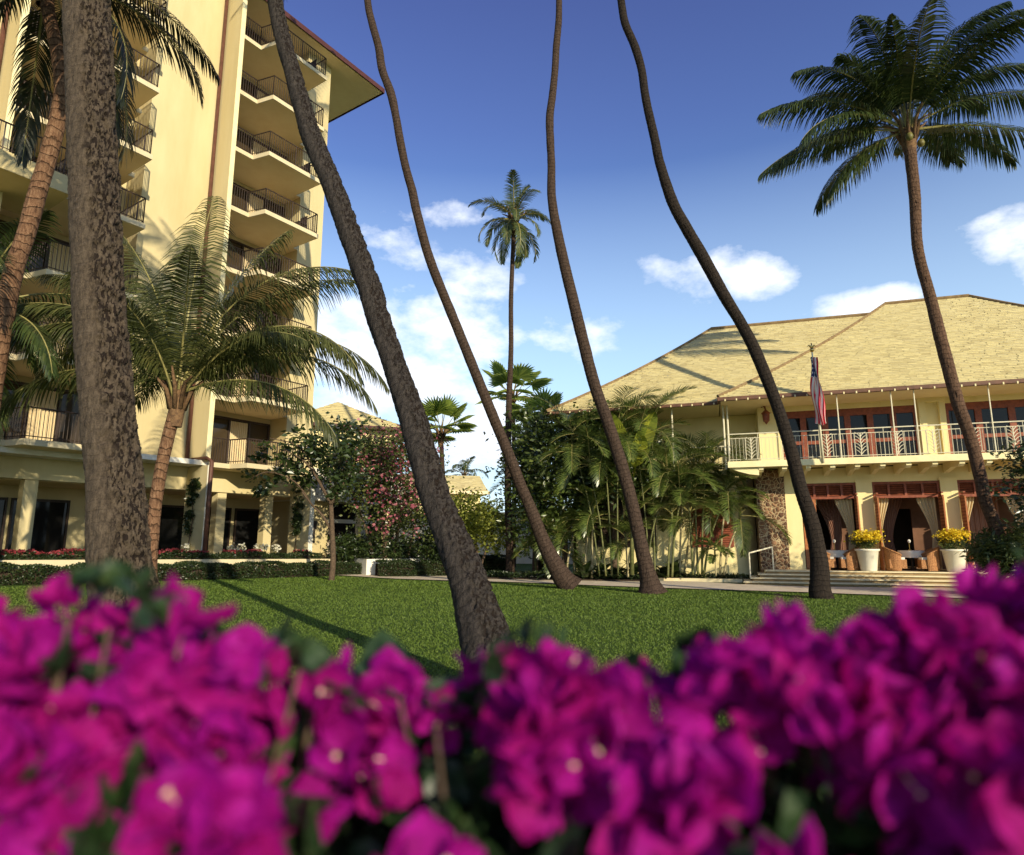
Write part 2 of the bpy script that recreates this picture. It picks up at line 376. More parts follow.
# ------------------------------------------------------------------ mesh tools
ORIGIN = {}
def setp(o, label=None, cat=None, group=None, kind=None):
    if label: o['label'] = label
    if cat: o['category'] = cat
    if group: o['group'] = group
    if kind: o['kind'] = kind
    return o
def thing(name, label, cat, loc=(0, 0, 0), group=None):
    o = bpy.data.objects.new(name, None); COL.objects.link(o); o.location = loc
    o.empty_display_size = .2
    ORIGIN[o.name] = Vector(loc); return setp(o, label, cat, group)
class MB:
    def __init__(s, fr=FW): s.v = []; s.f = []; s.uv = []; s.mi = []; s.fr = fr; s.hasuv = False; s.m = 0
    def quad(s, *pts, uv=None):
        i = len(s.v); s.v += [tuple(p) for p in pts]; s.f.append(tuple(range(i, i + len(pts)))); s.mi.append(s.m)
        if uv: s.hasuv = True
        s.uv += list(uv) if uv else [(0, 0)] * len(pts)
    def q(s, *pts, uv=None):
        s.quad(*[s.fr(*p) for p in pts], uv=uv)
    def box(s, a0, a1, b0, b1, z0, z1):
        c = [s.fr(a, b, z) for z in (z0, z1) for a, b in ((a0, b0), (a1, b0), (a1, b1), (a0, b1))]
        i = len(s.v); s.v += [tuple(p) for p in c]
        fs = [(0, 3, 2, 1), (4, 5, 6, 7), (0, 1, 5, 4), (1, 2, 6, 5), (2, 3, 7, 6), (3, 0, 4, 7)]
        for f in fs: s.f.append(tuple(i + k for k in f)); s.uv += [(0, 0)] * 4; s.mi.append(s.m)
    def prism(s, pts, z0, z1):
        n = len(pts); i = len(s.v)
        s.v += [tuple(s.fr(a, b, z0)) for a, b in pts] + [tuple(s.fr(a, b, z1)) for a, b in pts]
        s.f.append(tuple(i + k for k in range(n))[::-1]); s.f.append(tuple(i + n + k for k in range(n)))
        s.uv += [(0, 0)] * (2 * n); s.mi += [s.m, s.m]
        for k in range(n):
            s.f.append((i + k, i + (k + 1) % n, i + n + (k + 1) % n, i + n + k)); s.uv += [(0, 0)] * 4; s.mi.append(s.m)
    def tube(s, pts, rad, n=6, frame=True, cap=True):
        pts = [s.fr(*p) if frame else Vector(p) for p in pts]
        if not hasattr(rad, '__len__'): rad = [rad] * len(pts)
        base = len(s.v); up = None; L = 0
        vs = []
        for i, p in enumerate(pts):
            t = (pts[min(i + 1, len(pts) - 1)] - pts[max(i - 1, 0)]).normalized()
            if up is None:
                up = Vector((0, -1, 0)) if abs(t.y) < .9 else Vector((1, 0, 0))
            x = (up - t * up.dot(t)).normalized(); y = t.cross(x); up = x
            if i: L += (p - pts[i - 1]).length
            vs.append(L)
            for k in range(n):
                a = 2 * math.pi * k / n
                s.v.append(tuple(p + (x * math.cos(a) + y * math.sin(a)) * rad[i]))
        s.hasuv = True
        for i in range(len(pts) - 1):
            for k in range(n):
                a, b = base + i * n + k, base + i * n + (k + 1) % n
                s.f.append((a, b, b + n, a + n)); s.mi.append(s.m)
                s.uv += [(k / n, vs[i]), ((k + 1) / n, vs[i]), ((k + 1) / n, vs[i + 1]), (k / n, vs[i + 1])]
        if cap:
            s.f.append(tuple(base + k for k in range(n))[::-1]); s.f.append(tuple(base + (len(pts) - 1) * n + k for k in range(n)))
            s.uv += [(0, 0)] * (2 * n); s.mi += [s.m, s.m]
    def lathe(s, c, prof, n=20):
        c = Vector(c); base = len(s.v)
        for r, z in prof:
            for k in range(n):
                a = 2 * math.pi * k / n; s.v.append((c.x + r * math.cos(a), c.y + r * math.sin(a), c.z + z))
        for i in range(len(prof) - 1):
            for k in range(n):
                a, b = base + i * n + k, base + i * n + (k + 1) % n
                s.f.append((a, b, b + n, a + n)); s.uv += [(0, 0)] * 4; s.mi.append(s.m)
    def build(s, name, mats, parent=None, smooth=False, loc=None):
        me = bpy.data.meshes.new(name)
        o0 = world_origin(parent) if parent is not None else Vector((0, 0, 0))
        if loc is not None: o0 = o0 + Vector(loc)
        va = np.array(s.v, dtype=float) - np.array(o0)
        me.from_pydata(va.tolist(), [], s.f)
        if s.hasuv:
            ul = me.uv_layers.new(name='UVMap'); ul.data.foreach_set('uv', np.array(s.uv, dtype=np.float32).ravel())
        if not isinstance(mats, (list, tuple)): mats = [mats]
        for mt in mats: me.materials.append(mt)
        if len(mats) > 1: me.polygons.foreach_set('material_index', s.mi)
        if smooth: me.polygons.foreach_set('use_smooth', [True] * len(me.polygons))
        me.update()
        o = bpy.data.objects.new(name, me); COL.objects.link(o)
        if parent is not None: o.parent = parent
        if loc is not None: o.location = loc
        return o
def world_origin(o):
    p = Vector((0, 0, 0))
    while o is not None: p = p + Vector(o.location); o = o.parent
    return p
def struct(name, mb, mat, smooth=False):
    return setp(mb.build(name, mat, None, smooth), kind='structure')
def copy_tree(o, parent, delta):
    c = o.copy(); COL.objects.link(c); c.parent = parent
    c.location = Vector(o.location) + Vector(delta)
    for ch in list(o.children): copy_tree(ch, c, (0, 0, 0))
    return c
def np_mesh(name, verts, faces, mats, parent=None, mi=None, smooth=False, kind=None):
    o0 = world_origin(parent) if parent is not None else Vector((0, 0, 0))
    me = bpy.data.meshes.new(name)
    nv, nf, k = len(verts), len(faces), faces.shape[1]
    me.vertices.add(nv); me.vertices.foreach_set('co', (verts - np.array(o0)).astype(np.float32).ravel())
    me.loops.add(nf * k); me.loops.foreach_set('vertex_index', faces.astype(np.int32).ravel())
    me.polygons.add(nf); me.polygons.foreach_set('loop_start', np.arange(0, nf * k, k, dtype=np.int32))
    me.polygons.foreach_set('loop_total', np.full(nf, k, dtype=np.int32))
    if not isinstance(mats, (list, tuple)): mats = [mats]
    for m in mats: me.materials.append(m)
    if mi is not None: me.polygons.foreach_set('material_index', mi.astype(np.int32))
    if smooth: me.polygons.foreach_set('use_smooth', np.ones(nf, dtype=bool))
    me.update(calc_edges=True); me.validate()
    o = bpy.data.objects.new(name, me); COL.objects.link(o)
    if parent is not None: o.parent = parent
    if kind: o['kind'] = kind
    return o
def leaves(pos, size, aspect=.5, fold=.25, up=.3, droop=0.):
    """one folded diamond leaf (two triangles pairs) at every position"""
    n = len(pos)
    d = RNG.normal(size=(n, 3)); d[:, 2] = d[:, 2] * .6 + up - droop; d /= np.linalg.norm(d, axis=1)[:, None] + 1e-9
    w = RNG.normal(size=(n, 3)); w = np.cross(d, w); w /= np.linalg.norm(w, axis=1)[:, None] + 1e-9
    nn = np.cross(d, w); L = (size * (.65 + .7 * RNG.random(n)))[:, None]
    b = pos; tip = pos + d * L - np.array([0, 0, .15]) * L
    mid = pos + d * L * .45
    l = mid + w * L * aspect * .5 + nn * L * fold * .3; r = mid - w * L * aspect * .5 + nn * L * fold * .3
    V = np.stack([b, l, tip, r], 1).reshape(-1, 3)
    i = np.arange(n) * 4
    Fc = np.concatenate([np.stack([i, i + 2, i + 1], 1), np.stack([i, i + 3, i + 2], 1)])
    return V, Fc
def blob_points(blobs, n, shell=.55, sub=None):
    """points spread in clumps through ellipsoids (cx,cy,cz,rx,ry,rz)"""
    blobs = np.array(blobs, float); vol = blobs[:, 3] * blobs[:, 4] * blobs[:, 5]
    k = RNG.choice(len(blobs), n, p=vol / vol.sum())
    ncl = sub or max(12, n // 45)
    kc = RNG.choice(len(blobs), ncl, p=vol / vol.sum())
    u = RNG.normal(size=(ncl, 3)); u /= np.linalg.norm(u, axis=1)[:, None]
    rr = shell + (1 - shell) * RNG.random(ncl) ** .7
    cc = blobs[kc, :3] + u * rr[:, None] * blobs[kc, 3:]
    idx = RNG.choice(ncl, n); s = blobs[kc[idx], 3:].mean(1) * .24
    return cc[idx] + RNG.normal(size=(n, 3)) * s[:, None] * np.array([1, 1, .6])

def catmull(pts, n):
    out = []
    P_ = [pts[0] * 2 - pts[1]] + list(pts) + [pts[-1] * 2 - pts[-2]]
    for i in range(1, len(P_) - 2):
        p0, p1, p2, p3 = P_[i - 1:i + 3]
        for k in range(n):
            t = k / n
            out.append(.5 * ((2 * p1) + (p2 - p0) * t + (2 * p0 - 5 * p1 + 4 * p2 - p3) * t * t + (3 * p1 - p0 - 3 * p2 + p3) * t ** 3))
    out.append(pts[-1]); return out

# ------------------------------------------------------------------ palms
def palm_trunk(name, pix, D0, Dt, mat, parent, n=14, ds=.06, rough=.02, ringamp=.035, z0=None, ring=.11, pit=None):
    """pix: (px,py,width px) from foot to crown; depth runs D0 -> Dt with height"""
    ctl = []
    y0, y1 = pix[0][1], pix[-1][1]
    for px, py, w in pix:
        t = (y0 - py) / (y0 - y1)
        v = P(px, py, D0 + (Dt - D0) * t)
        ctl.append(Vector((*v, w * depth_scale(v) / F / 2)))
    ctl4 = catmull(ctl, 10)
    # resample by length
    pts, rad = [], []
    acc = 0; last = ctl4[0]; pts.append(Vector(ctl4[0][:3])); rad.append(ctl4[0][3])
    for q in ctl4[1:]:
        seg = Vector(q[:3]) - Vector(last[:3]); L = seg.length
        while acc + L >= ds:
            k = (ds - acc) / L; last = last.lerp(q, k); seg = Vector(q[:3]) - Vector(last[:3]); L = seg.length; acc = 0
            pts.append(Vector(last[:3])); rad.append(last[3])
            if L < 1e-6: break
        acc += L; last = q
    # lean correction: pixel widths are horizontal cuts
    m = MB(); H = 0; base = 0; up = Vector((0, -1, 0)); up = None
    n_ = n; vs = 0
    ph = random.random() * 100
    for i, p in enumerate(pts):
        t = (pts[min(i + 1, len(pts) - 1)] - pts[max(i - 1, 0)]).normalized()
        lean = math.sqrt(t.x ** 2 + t.z ** 2); ca = abs(t.z) / max(lean, 1e-6)
        x = (Vector((0, -1, 0)) - t * Vector((0, -1, 0)).dot(t)).normalized(); y = t.cross(x)
        if i: vs += (p - pts[i - 1]).length
        fr_ = ((vs + .05 * mnoise.noise(p * 1.7)) / ring) % 1.0
        r = rad[i] * ca * (1 + ringamp * (1 - fr_) - ringamp * .5)
        for k in range(n_ + 1):
            a = 2 * math.pi * (k % n_) / n_
            dv = x * math.cos(a) + y * math.sin(a)
            rr = r * (1 + rough * 2.2 * mnoise.noise(Vector((p.x + dv.x * .5 + ph, p.y + dv.y * .5, p.z * .7 + ph)) * 3.1) + rough * 1.6 * mnoise.noise((p + dv * r) * 17))
            if pit:
                u = (k % n_) / n_; w = min(1, max(0, (min(u - pit[0], pit[1] - u) + .03 * mnoise.noise(Vector((p.x, p.y, p.z * 2)) * 2)) / .03))
                q = p + dv * r
                g = mnoise.noise(Vector((q.x * 15, q.y * 15, q.z * 5.5))) + .5 * mnoise.noise(Vector((q.x * 34, q.y * 34, q.z * 13)))
                rr += w * (.014 - .045 * min(1, max(0, (.12 - g) / .2)) + .012 * mnoise.noise(q * 40)) * (r / .3)
            m.v.append(tuple(p + dv * rr))
        if i:
            b = (i - 1) * (n_ + 1)
            for k in range(n_):
                m.f.append((b + k, b + k + 1, b + k + n_ + 2, b + k + n_ + 1)); m.mi.append(0)
                m.uv += [(k / n_, vs - ds), ((k + 1) / n_, vs - ds), ((k + 1) / n_, vs), (k / n_, vs)]
    m.hasuv = True
    m.build('trunk', mat, parent, smooth=True)
    return pts[-1], rad[-1]
def frond_mesh(m, base, az, el, L, droop, hang=.8, npair=46, wid=.055, leaf=.9, twist=0., stalk=.13, vfold=.25, curl=0., rr=.022, half=None):
    """one pinnate leaf: rachis with drooping leaflets in two ranks. material 0 leaflets, 1 rachis"""
    N = 22; pts = [Vector(base)]; tang = []
    e = el; a = az
    for i in range(N):
        t = i / (N - 1)
        e = el - droop * t ** 1.25; a = az + curl * t
        d = Vector((math.cos(a) * math.cos(e), math.sin(a) * math.cos(e), math.sin(e)))
        tang.append(d); pts.append(pts[-1] + d * (L / N))
    tang.append(tang[-1])
    m.m = 1
    m.tube(pts, [rr * (1.5 - 1.3 * i / N) + .003 for i in range(N + 1)], 5, frame=False)
    m.m = 0
    for i in range(npair):
        t = stalk + (1 - stalk) * (i + .5) / npair
        x = t * N; k = min(int(x), N - 1); p = pts[k].lerp(pts[k + 1], x - k); d = tang[k]
        side = d.cross(Vector((0, 0, 1)))
        if side.length < 1e-3: side = Vector((1, 0, 0))
        side.normalize(); nor = side.cross(d)
        prof = math.sin(math.pi * min(1, .18 + .78 * (t - stalk) / (1 - stalk) * 1.02)) ** .55
        ll = leaf * prof * random.uniform(.86, 1.1)
        for sg in (-1, 1):
            if random.random() < .03: continue
            dir_ = (side * sg * (1.0 - .25 * t) + d * (.45 + .9 * t * t) + nor * (vfold + random.uniform(-.12, .12))).normalized()
            q = p; w0 = wid * random.uniform(.8, 1.15)
            wv = d
            prev = None; segs = 3
            for j in range(segs + 1):
                f = j / segs
                w = w0 * (.7 + .6 * f if f < .4 else 1.0 - (f - .4) * 1.5) * .5
                if j == segs: w = .002
                a_, b_ = q - wv * w, q + wv * w
                if prev: m.quad(prev[0], prev[1], b_, a_)
                prev = (a_, b_)
                dir_ = (dir_ + Vector((random.uniform(-.05, .05), random.uniform(-.05, .05), -hang * (.35 + .35 * f)))).normalized()
                q = q + dir_ * (ll / segs)
                wv = (d - dir_ * d.dot(dir_)).normalized()
def frond(parent, base, az, el, L, droop, mats, **k):
    m = MB(); frond_mesh(m, base, az, el, L, droop, **k)
    # weld each leaflet is an island of its own: random tone per leaflet comes from the shader
    return m.build('frond', mats, parent)
def crown(parent, top, n, L, mats, el_hi=80, el_lo=-25, hang=.9, seed=1, extra=(), clear=-90, lift=.0, droop=(1.0, 1.7), **k):
    random.seed(seed)
    for i in range(n):
        t = i / max(1, n - 1)
        az = i * 2.39996 + random.uniform(-.2, .2) + seed
        el = R(el_hi + (el_lo - el_hi) * t ** .9 + random.uniform(-6, 6))
        if math.sin(az) < -.55 and el < R(clear): el = R(clear + 15)
        dr = droop[0] + (droop[1] - droop[0]) * (1 - abs(t - .35)) + random.uniform(-.15, .15)
        if t < .15: dr *= .55
        l = L * (random.uniform(.85, 1.05)) * (.78 if t < .1 else 1)
        b = top + Vector((math.cos(az) * .12, math.sin(az) * .12, .35 * (1 - t)))
        frond(parent, b, az, el, l, dr, mats, hang=hang * random.uniform(.7, 1.25), **k)
    for az, el, l, dr in extra:
        frond(parent, top + Vector((0, 0, .2)), R(az), R(el), l, dr, mats, hang=hang * 1.2, **k)
def crown_heart(parent, top, r, nuts=0):
    m = MB()
    m.lathe(top - Vector((0, 0, .45)), [(r * .9, -.2), (r * 1.1, .15), (r * 1.25, .4), (r * 1.05, .62), (r * .5, .9), (.02, 1.1)], 12)
    for k in range(9):
        a = k * .7
        m.tube([top + Vector((math.cos(a) * r, math.sin(a) * r, -.2)), top + Vector((math.cos(a) * (r + .16), math.sin(a) * (r + .16), .25 + .1 * (k % 3))), top + Vector((math.cos(a) * (r + .5), math.sin(a) * (r + .5), .55 + .2 * (k % 2)))], [.06, .05, .02], 6, frame=False)
    m.build('crown_base', M['fibre'], parent, smooth=True)
    for k in range(nuts):
        a = k * 2.1; c = top + Vector((math.cos(a) * (r + .2), math.sin(a) * (r + .2), -.25 - .12 * (k % 2)))
        mm = MB(); mm.lathe(c, [(.01, -.14), (.09, -.1), (.12, 0), (.09, .1), (.01, .14)], 10)
        mm.build('coconut', M['coconut'], parent, smooth=True)

def coconut_palm(label, pix, D0, Dt, bark, leafmat, nf, L, seed, group='tall coconut palms', heart=True, foot=None, tk={}, nuts=3, **k):
    f = P(pix[0][0], pix[0][1], D0)
    t = thing('coconut_palm', label, 'palm tree', (f.x, f.y, max(0, f.z) if foot is None else foot), group)
    top, r = palm_trunk('trunk', pix, D0, Dt, bark, t, **tk)
    if heart: crown_heart(t, top, r, nuts=nuts)
    crown(t, top, nf, L, [leafmat, M['rachis']], seed=seed, **k)
    return t, top

# ================================================================== THE SETTING
def build_ground():
    m = MB()
    xs = [-900, -300, -120, -60, -40] + [-30 + i * 1.5 for i in range(0, 41)] + [40, 60, 120, 300, 900]
    ys = [-900, -300, -60, -20, -5, 0] + [2 + i * 1.5 for i in range(0, 40)] + [70, 90, 140, 300, 900, 2000]
    def h(x, y):
        z = ground_h(x, y) * max(0, min(1, (y - 5) / 6)); return z + (.018 * mnoise.noise(Vector((x * .4, y * .4, 0))) if 4 < y < 60 else 0) - .012
    for j in range(len(ys) - 1):
        for i in range(len(xs) - 1):
            c = [(xs[i], ys[j]), (xs[i + 1], ys[j]), (xs[i + 1], ys[j + 1]), (xs[i], ys[j + 1])]
            m.quad(*[(x, y, h(x, y)) for x, y in c])
    struct('lawn', m, M['grass'], True)
    # path along the far side of the lawn
    near = [(300, 577), (345, 577.5), (440, 580.5), (530, 583), (600, 586), (700, 589.5), (800, 592.5), (945, 598), (1100, 605), (1300, 615)]
    far = [(300, 571), (345, 572), (440, 574), (500, 575), (548, 577), (600, 579), (660, 581), (745, 586.0), (800, 588), (945, 590), (1100, 593), (1300, 597)]
    m = MB()
    def smp(lst, x):
        for (a, b), (c, d) in zip(lst, lst[1:]):
            if a <= x <= c: return b + (d - b) * (x - a) / (c - a)
    X = list(range(300, 1301, 20))
    for x0, x1 in zip(X, X[1:]):
        pts = [G(x0, smp(near, x0)), G(x1, smp(near, x1)), G(x1, smp(far, x1) - 1.2), G(x0, smp(far, x0) - 1.2)]
        m.quad(*[(p.x, p.y, .02 + ground_h(p.x, p.y)) for p in pts])
    struct('path', m, M['path'])
    # paving that runs back beyond the tall palm
    m = MB(); pts = [G(455, 576), G(505, 577.5), G(512, 569), G(478, 567)]
    m.quad(*[(p.x, p.y, .028) for p in pts]); struct('side_path', m, M['path'])
build_ground()

def build_blades():
    n = 260000
    d = 5.2 * (32 / 5.2) ** (RNG.random(n) ** .8)
    x = (RNG.random(n) * 2 - 1) * d * .85
    zc = d * CP - EYE * SP; sx_ = 512 + F * x / zc; sy_ = 427.5 + F * (EYE * CP + d * SP) / zc
    keep = (sy_ > np.interp(sx_, [300, 345, 440, 530, 600, 700, 800, 945, 1100], [577, 578, 581, 583.5, 586.5, 590, 593, 598.5, 606])) | (sx_ < 330)
    nn = (x - OL_[0]) * N1[0] + (d - OL_[1]) * N1[1]
    keep &= (nn > 3.7) | (sx_ > 330); d, x = d[keep], x[keep]; n = len(d)
    z = np.array([ground_h(a, b) for a, b in zip(x, d)])
    pos = np.stack([x, d, z - .01], 1)
    ang = RNG.random(n) * 6.283; w = .0025 + .002 * RNG.random(n); hh = .012 + .018 * RNG.random(n) + .0005 * d
    sx = np.cos(ang) * (w + .0006 * d); sy = np.sin(ang) * (w + .0006 * d)
    lean = RNG.normal(size=(n, 2)) * .018
    V = np.stack([pos + np.stack([sx, sy, 0 * sx], 1), pos - np.stack([sx, sy, 0 * sx], 1), pos + np.stack([lean[:, 0], lean[:, 1], hh], 1)], 1).reshape(-1, 3)
    o = np_mesh('grass', V, np.arange(n * 3).reshape(-1, 3), M['blade'])
    setp(o, 'short mown green grass blades of the lawn', 'grass', kind='stuff')
build_blades()

# ================================================================== HOTEL TOWER (left)
ZF = [4.85 + 2.9 * k for k in range(8)]
ZROOF = 27.7
def railing_bars(m, segs, z, h=1.05, sp=.12, r=.0145, rail=.03):
    """segs: list of ((a,n),(a,n)) in frame coordinates"""
    for (p, q) in segs:
        L = math.hypot(q[0] - p[0], q[1] - p[1]); k = max(2, int(L / sp))
        m.tube([(p[0], p[1], z + h), (q[0], q[1], z + h)], rail, 5)
        m.tube([(p[0], p[1], z + .10), (q[0], q[1], z + .10)], r * 1.2, 4)
        for i in range(k + 1):
            t = i / k; a, b = p[0] + (q[0] - p[0]) * t, p[1] + (q[1] - p[1]) * t
            rr = r * (2 if i in (0, k) or i % 12 == 0 else 1)
            m.tube([(a, b, z + .0), (a, b, z + h)], rr, 4, cap=False)

def hotel():
    t = thing('hotel_tower', 'tall cream hotel tower with stacked balconies and flat overhanging roof at left', 'building', FL(-8, 0, .3))
    m = MB(FL)
    Z0 = 4.65
    m.box(-1.5, 0, -12, 0, Z0, ZROOF)
    m.box(-6.05, -1.5, -12, -1.3, Z0, ZROOF)
    m.box(-9.2, -6.05, -12, 0, Z0, ZROOF)
    m.box(-14.1, -9.2, -12, -1.3, Z0, ZROOF)
    m.box(-17.3, -14.1, -12, 0, Z0, ZROOF)
    m.box(-22.2, -17.3, -12, -1.3, Z0, ZROOF)
    m.box(-24, -22.2, -12, 0, Z0, ZROOF)
    m.build('wall', M['stucco_hotel'], t)
    # fins
    for a in (-6.27, -14.32):
        f = MB(FL); f.box(a, a + .2, .003, 1.3, Z0 + .203, ZROOF - .003); f.build('fin', M['stucco_hotel'], t)
        f = MB(FL); f.box(a - .004, a + .21, 1.3, 1.32, Z0 + .203, ZROOF - .003); f.build('fin_edge', M['beam'], t)
        p = MB(FL); p.tube([(a - .1, .10, ZROOF - .1), (a - .1, .10, 4.9), (a - .08, .4, 4.87)], .085, 8); p.build('drainpipe', M['pipe'], t, True)
        p = MB(FL); p.tube([(a - .03, .3, 4.93), (a - .03, 1.45, 4.92), (a + .1, 1.62, 4.8), (a + .1, 1.62, .5)], .085, 8); p.build('drainpipe', M['pipe'], t, True)
    # balconies
    proto = None
    for k, z in enumerate(ZF):
        for mod in (0, -8.05, -16.1):
            if proto is None:
                b = bpy.data.objects.new('balcony', None); COL.objects.link(b); b.parent = t; b.location = (0, 0, 0)
                s = MB(FL)
                s.prism([(-6.05, -1.3), (-1.5, -1.3), (-1.5, 0), (-1.75, 0), (-1.75, 1.9), (-4.75, 1.9), (-4.95, .95), (-6.05, .95)], z - .2, z)
                s.build('floor_slab', M['cream_slab'], b)
                s = MB(FL)
                s.prism([(-6.04, -1.29), (-1.51, -1.29), (-1.51, -.01), (-1.79, -.01), (-1.79, 1.86), (-4.73, 1.86), (-4.92, .91), (-6.04, .91)], z - .212, z - .202)
                s.build('slab_soffit', M['soffit'], b)
                rl = MB(FL)
                railing_bars(rl, [((-6.03, .88), (-4.95, .88)), ((-4.95, .88), (-4.72, 1.83)), ((-4.72, 1.83), (-1.82, 1.83)), ((-1.82, 1.83), (-1.82, .02))], z, 1.05)
                rl.build('railing', M['dark_metal'], b)
                proto = b; z00 = z
            else:
                # slabs of the wall recesses repeat floor by floor, bay by bay
                dl = Vector((mod * D1[0], mod * D1[1], z - z00))
                copy_tree(proto, t, dl)
    # glazing of each balcony bay
    protow = None
    for k, z in enumerate(ZF):
        for mod in (0, -8.05, -16.1):
            if protow is None:
                w = MB(FL); w.box(-6.0, -1.6, -1.29, -1.24, z + .02, z + 2.4)
                wo = w.build('window', M['glass_hotel'], t, loc=(0, 0, 0))
                fr_ = MB(FL)
                for a in (-5.98, -4.9, -3.8, -2.75, -1.68): fr_.box(a, a + .09, -1.24, -1.16, z + .0, z + 2.4)
                fr_.box(-5.98, -1.6, -1.242, -1.17, z + 2.35, z + 2.44)
                fr_.build('frame', M['dark_metal'], wo)
                c_ = MB(FL); wavy_panel(c_, -3.7, -2.8, -1.2, z + .05, z + 2.3, .03, 9); c_.build('curtain', M['curtain'], wo)
                protow = wo
            else:
                copy_tree(protow, t, (mod * D1[0], mod * D1[1], z - ZF[0]))
    # wide terrace half way up on the far left
    s = MB(FL); s.box(-24, -12.75, .02, 3.0, 13.0, 13.62); s.build('terrace_parapet', M['stucco_hotel'], t)
    s = MB(FL); railing_bars(s, [((-22, 2.95), (-12.8, 2.95)), ((-12.8, 2.95), (-12.8, 1.95))], 13.62, .95); s.build('railing', M['dark_metal'], t)
    # roof
    m = MB(FL); m.box(-26, 3.06, -14, .87, ZROOF, ZROOF + .1); m.build('roof_soffit', M['soffit'], t)
    m = MB(FL); m.box(-26.1, 3.14, -14.1, .95, ZROOF + .1, ZROOF + .24); m.build('roof', M['roof_edge'], t)
    m = MB(FL); m.box(-26.1, 3.16, .95, .99, ZROOF - .02, ZROOF + .26); m.box(3.14, 3.18, -14.1, .95, ZROOF - .02, ZROOF + .26); m.build('fascia', M['roof_edge'], t)
    # ground floor
    m = MB(FL)
    m.box(-24, 0, -.35, 0, 3.7, 4.65)          # beam
    m.box(-24, -.01, -12, -3.0, -.3, 4.65)      # body behind
    m.build('ground_floor_wall', M['stucco_hotel'], t)
    m = MB(FL); m.box(-24, 0, -3, -.35, 3.68, 3.78); m.build('porch_ceiling', M['soffit'], t)
    m = MB(FL)
    for a0, a1 in ((-9.25, -6.1), (-17.3, -14.15)): m.box(a0, a1, .002, 1.15, 4.66, 4.86)
    m.box(-14.15, -9.25, .003, .9, 4.45, 4.649)
    m.build('ledge', M['white_paint'], t)
    for a in (-22, -19.2, -16.4, -11.95, -8.95, -4.75, -2.35):
        m = MB(FL); m.box(a, a + .42, -.5, -.08, -.3, 3.7); m.build('pier', M['stucco_hotel'], t)
    for a, n in ((-6.25, 1.5), (-1.05, 1.5), (-14.3, 1.5)):
        m = MB(FL); m.box(a, a + .22, .003, n, -.3, 4.64); m.build('garden_fin', M['stucco_hotel'], t)
        m = MB(FL); m.box(a - .006, a + .226, n, n + .03, -.3, 4.64); m.build('fin_edge', M['white_paint'], t)
    for a0 in (-22, -19, -16, -13.4, -11.3, -8.6, -6.0, -4.2, -2.0):
        m = MB(FL); m.box(a0 + .06, a0 + 1.9, -2.98, -2.94, .15, 3.1); w = m.build('shopfront_window', M['glass'], t)
        m = MB(FL); m.box(a0, a0 + .07, -2.98, -2.88, .1, 3.2); m.box(a0 + 1.9, a0 + 1.97, -2.98, -2.88, .1, 3.2); m.box(a0 + .07, a0 + 1.9, -2.98, -2.9, 3.1, 3.2); m.build('frame', M['dark_metal'], w)
    m = MB(FL); m.box(-24, 0, -3, 1.2, -.3, .36); m.build('porch_floor', M['interior_floor'], t)
    # low wing past the corner
    m = MB(FL); m.box(.0, 1.55, -3, -.25, -.3, 3.6); m.build('plain_wall', M['stucco_hotel'], t)
    m = MB(FL); m.box(-.05, 6.5, -3, .25, 3.6, 5.2); m.build('upper_wall', M['white_paint'], t)
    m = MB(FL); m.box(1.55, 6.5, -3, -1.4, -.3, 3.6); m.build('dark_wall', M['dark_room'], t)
    m = MB(FL)
    for zz in (1.25, 2.3):
        for kk in range(2):
            c = 1.9 + .75 * kk
            m.q((c, -1.38, zz - .4), (c + .38, -1.38, zz), (c, -1.38, zz + .4), (c - .38, -1.38, zz))
    m.build('diamond_lattice', M['picture'], t)
    m = MB(FL); m.box(2.9, 3.35, .3, .75, -.3, 3.6); m.build('white_pier', M['white_paint'], t)
    m = MB(FL); m.box(1.5, 6.4, -.9, -.75, 2.55, 2.75); m.build('white_beam', M['white_paint'], t)
    m = MB(FL); railing_bars(m, [((3.5, -.8), (6.4, -.8))], 1.3, 1.1); m.build('railing', M['dark_metal'], t)
    m = MB(FL); m.box(.35, .8, -.245, -.2, 2.2, 2.6); m.build('wall_plaque', M['vent'], t)
    m = MB(FL); m.box(.42, .52, -.245, -.2, 1.75, 2.2); m.box(.62, .72, -.245, -.2, 1.75, 2.2); m.box(.4, .75, -.245, -.22, 1.5, 1.62); m.build('wall_plaque', M['vent'], t)
def wavy_panel(m, a0, a1, n, z0, z1, amp=.04, waves=8, tie=None, frm=None):
    """curtain cloth: pleated sheet; tie=(height fraction, gathered fraction, side) pulls it to one side"""
    nx, nz = waves * 6, 14
    def pt(u, v):
        w = 1.0; off = 0.
        if tie:
            hf, g, side = tie
            if v > hf: k = 1 - (1 - g) * math.sin((1 - (v - hf) / (1 - hf)) * math.pi / 2) ** 1.3
            else: k = g + (1 - g) * .35 * (1 - v / hf)
            w = k; off = 0 if side < 0 else (1 - k)
        a = a0 + (a1 - a0) * (off + u * w)
        return (a, n + amp * math.sin(u * waves * 2 * math.pi) * (.6 + .4 * v), z0 + (z1 - z0) * v)
    for j in range(nz):
        for i in range(nx):
            c = [(i / nx, j / nz), ((i + 1) / nx, j / nz), ((i + 1) / nx, (j + 1) / nz), (i / nx, (j + 1) / nz)]
            m.q(*[pt(*q) for q in c], uv=[(q[0] * waves / 7, q[1]) for q in c])
hotel()

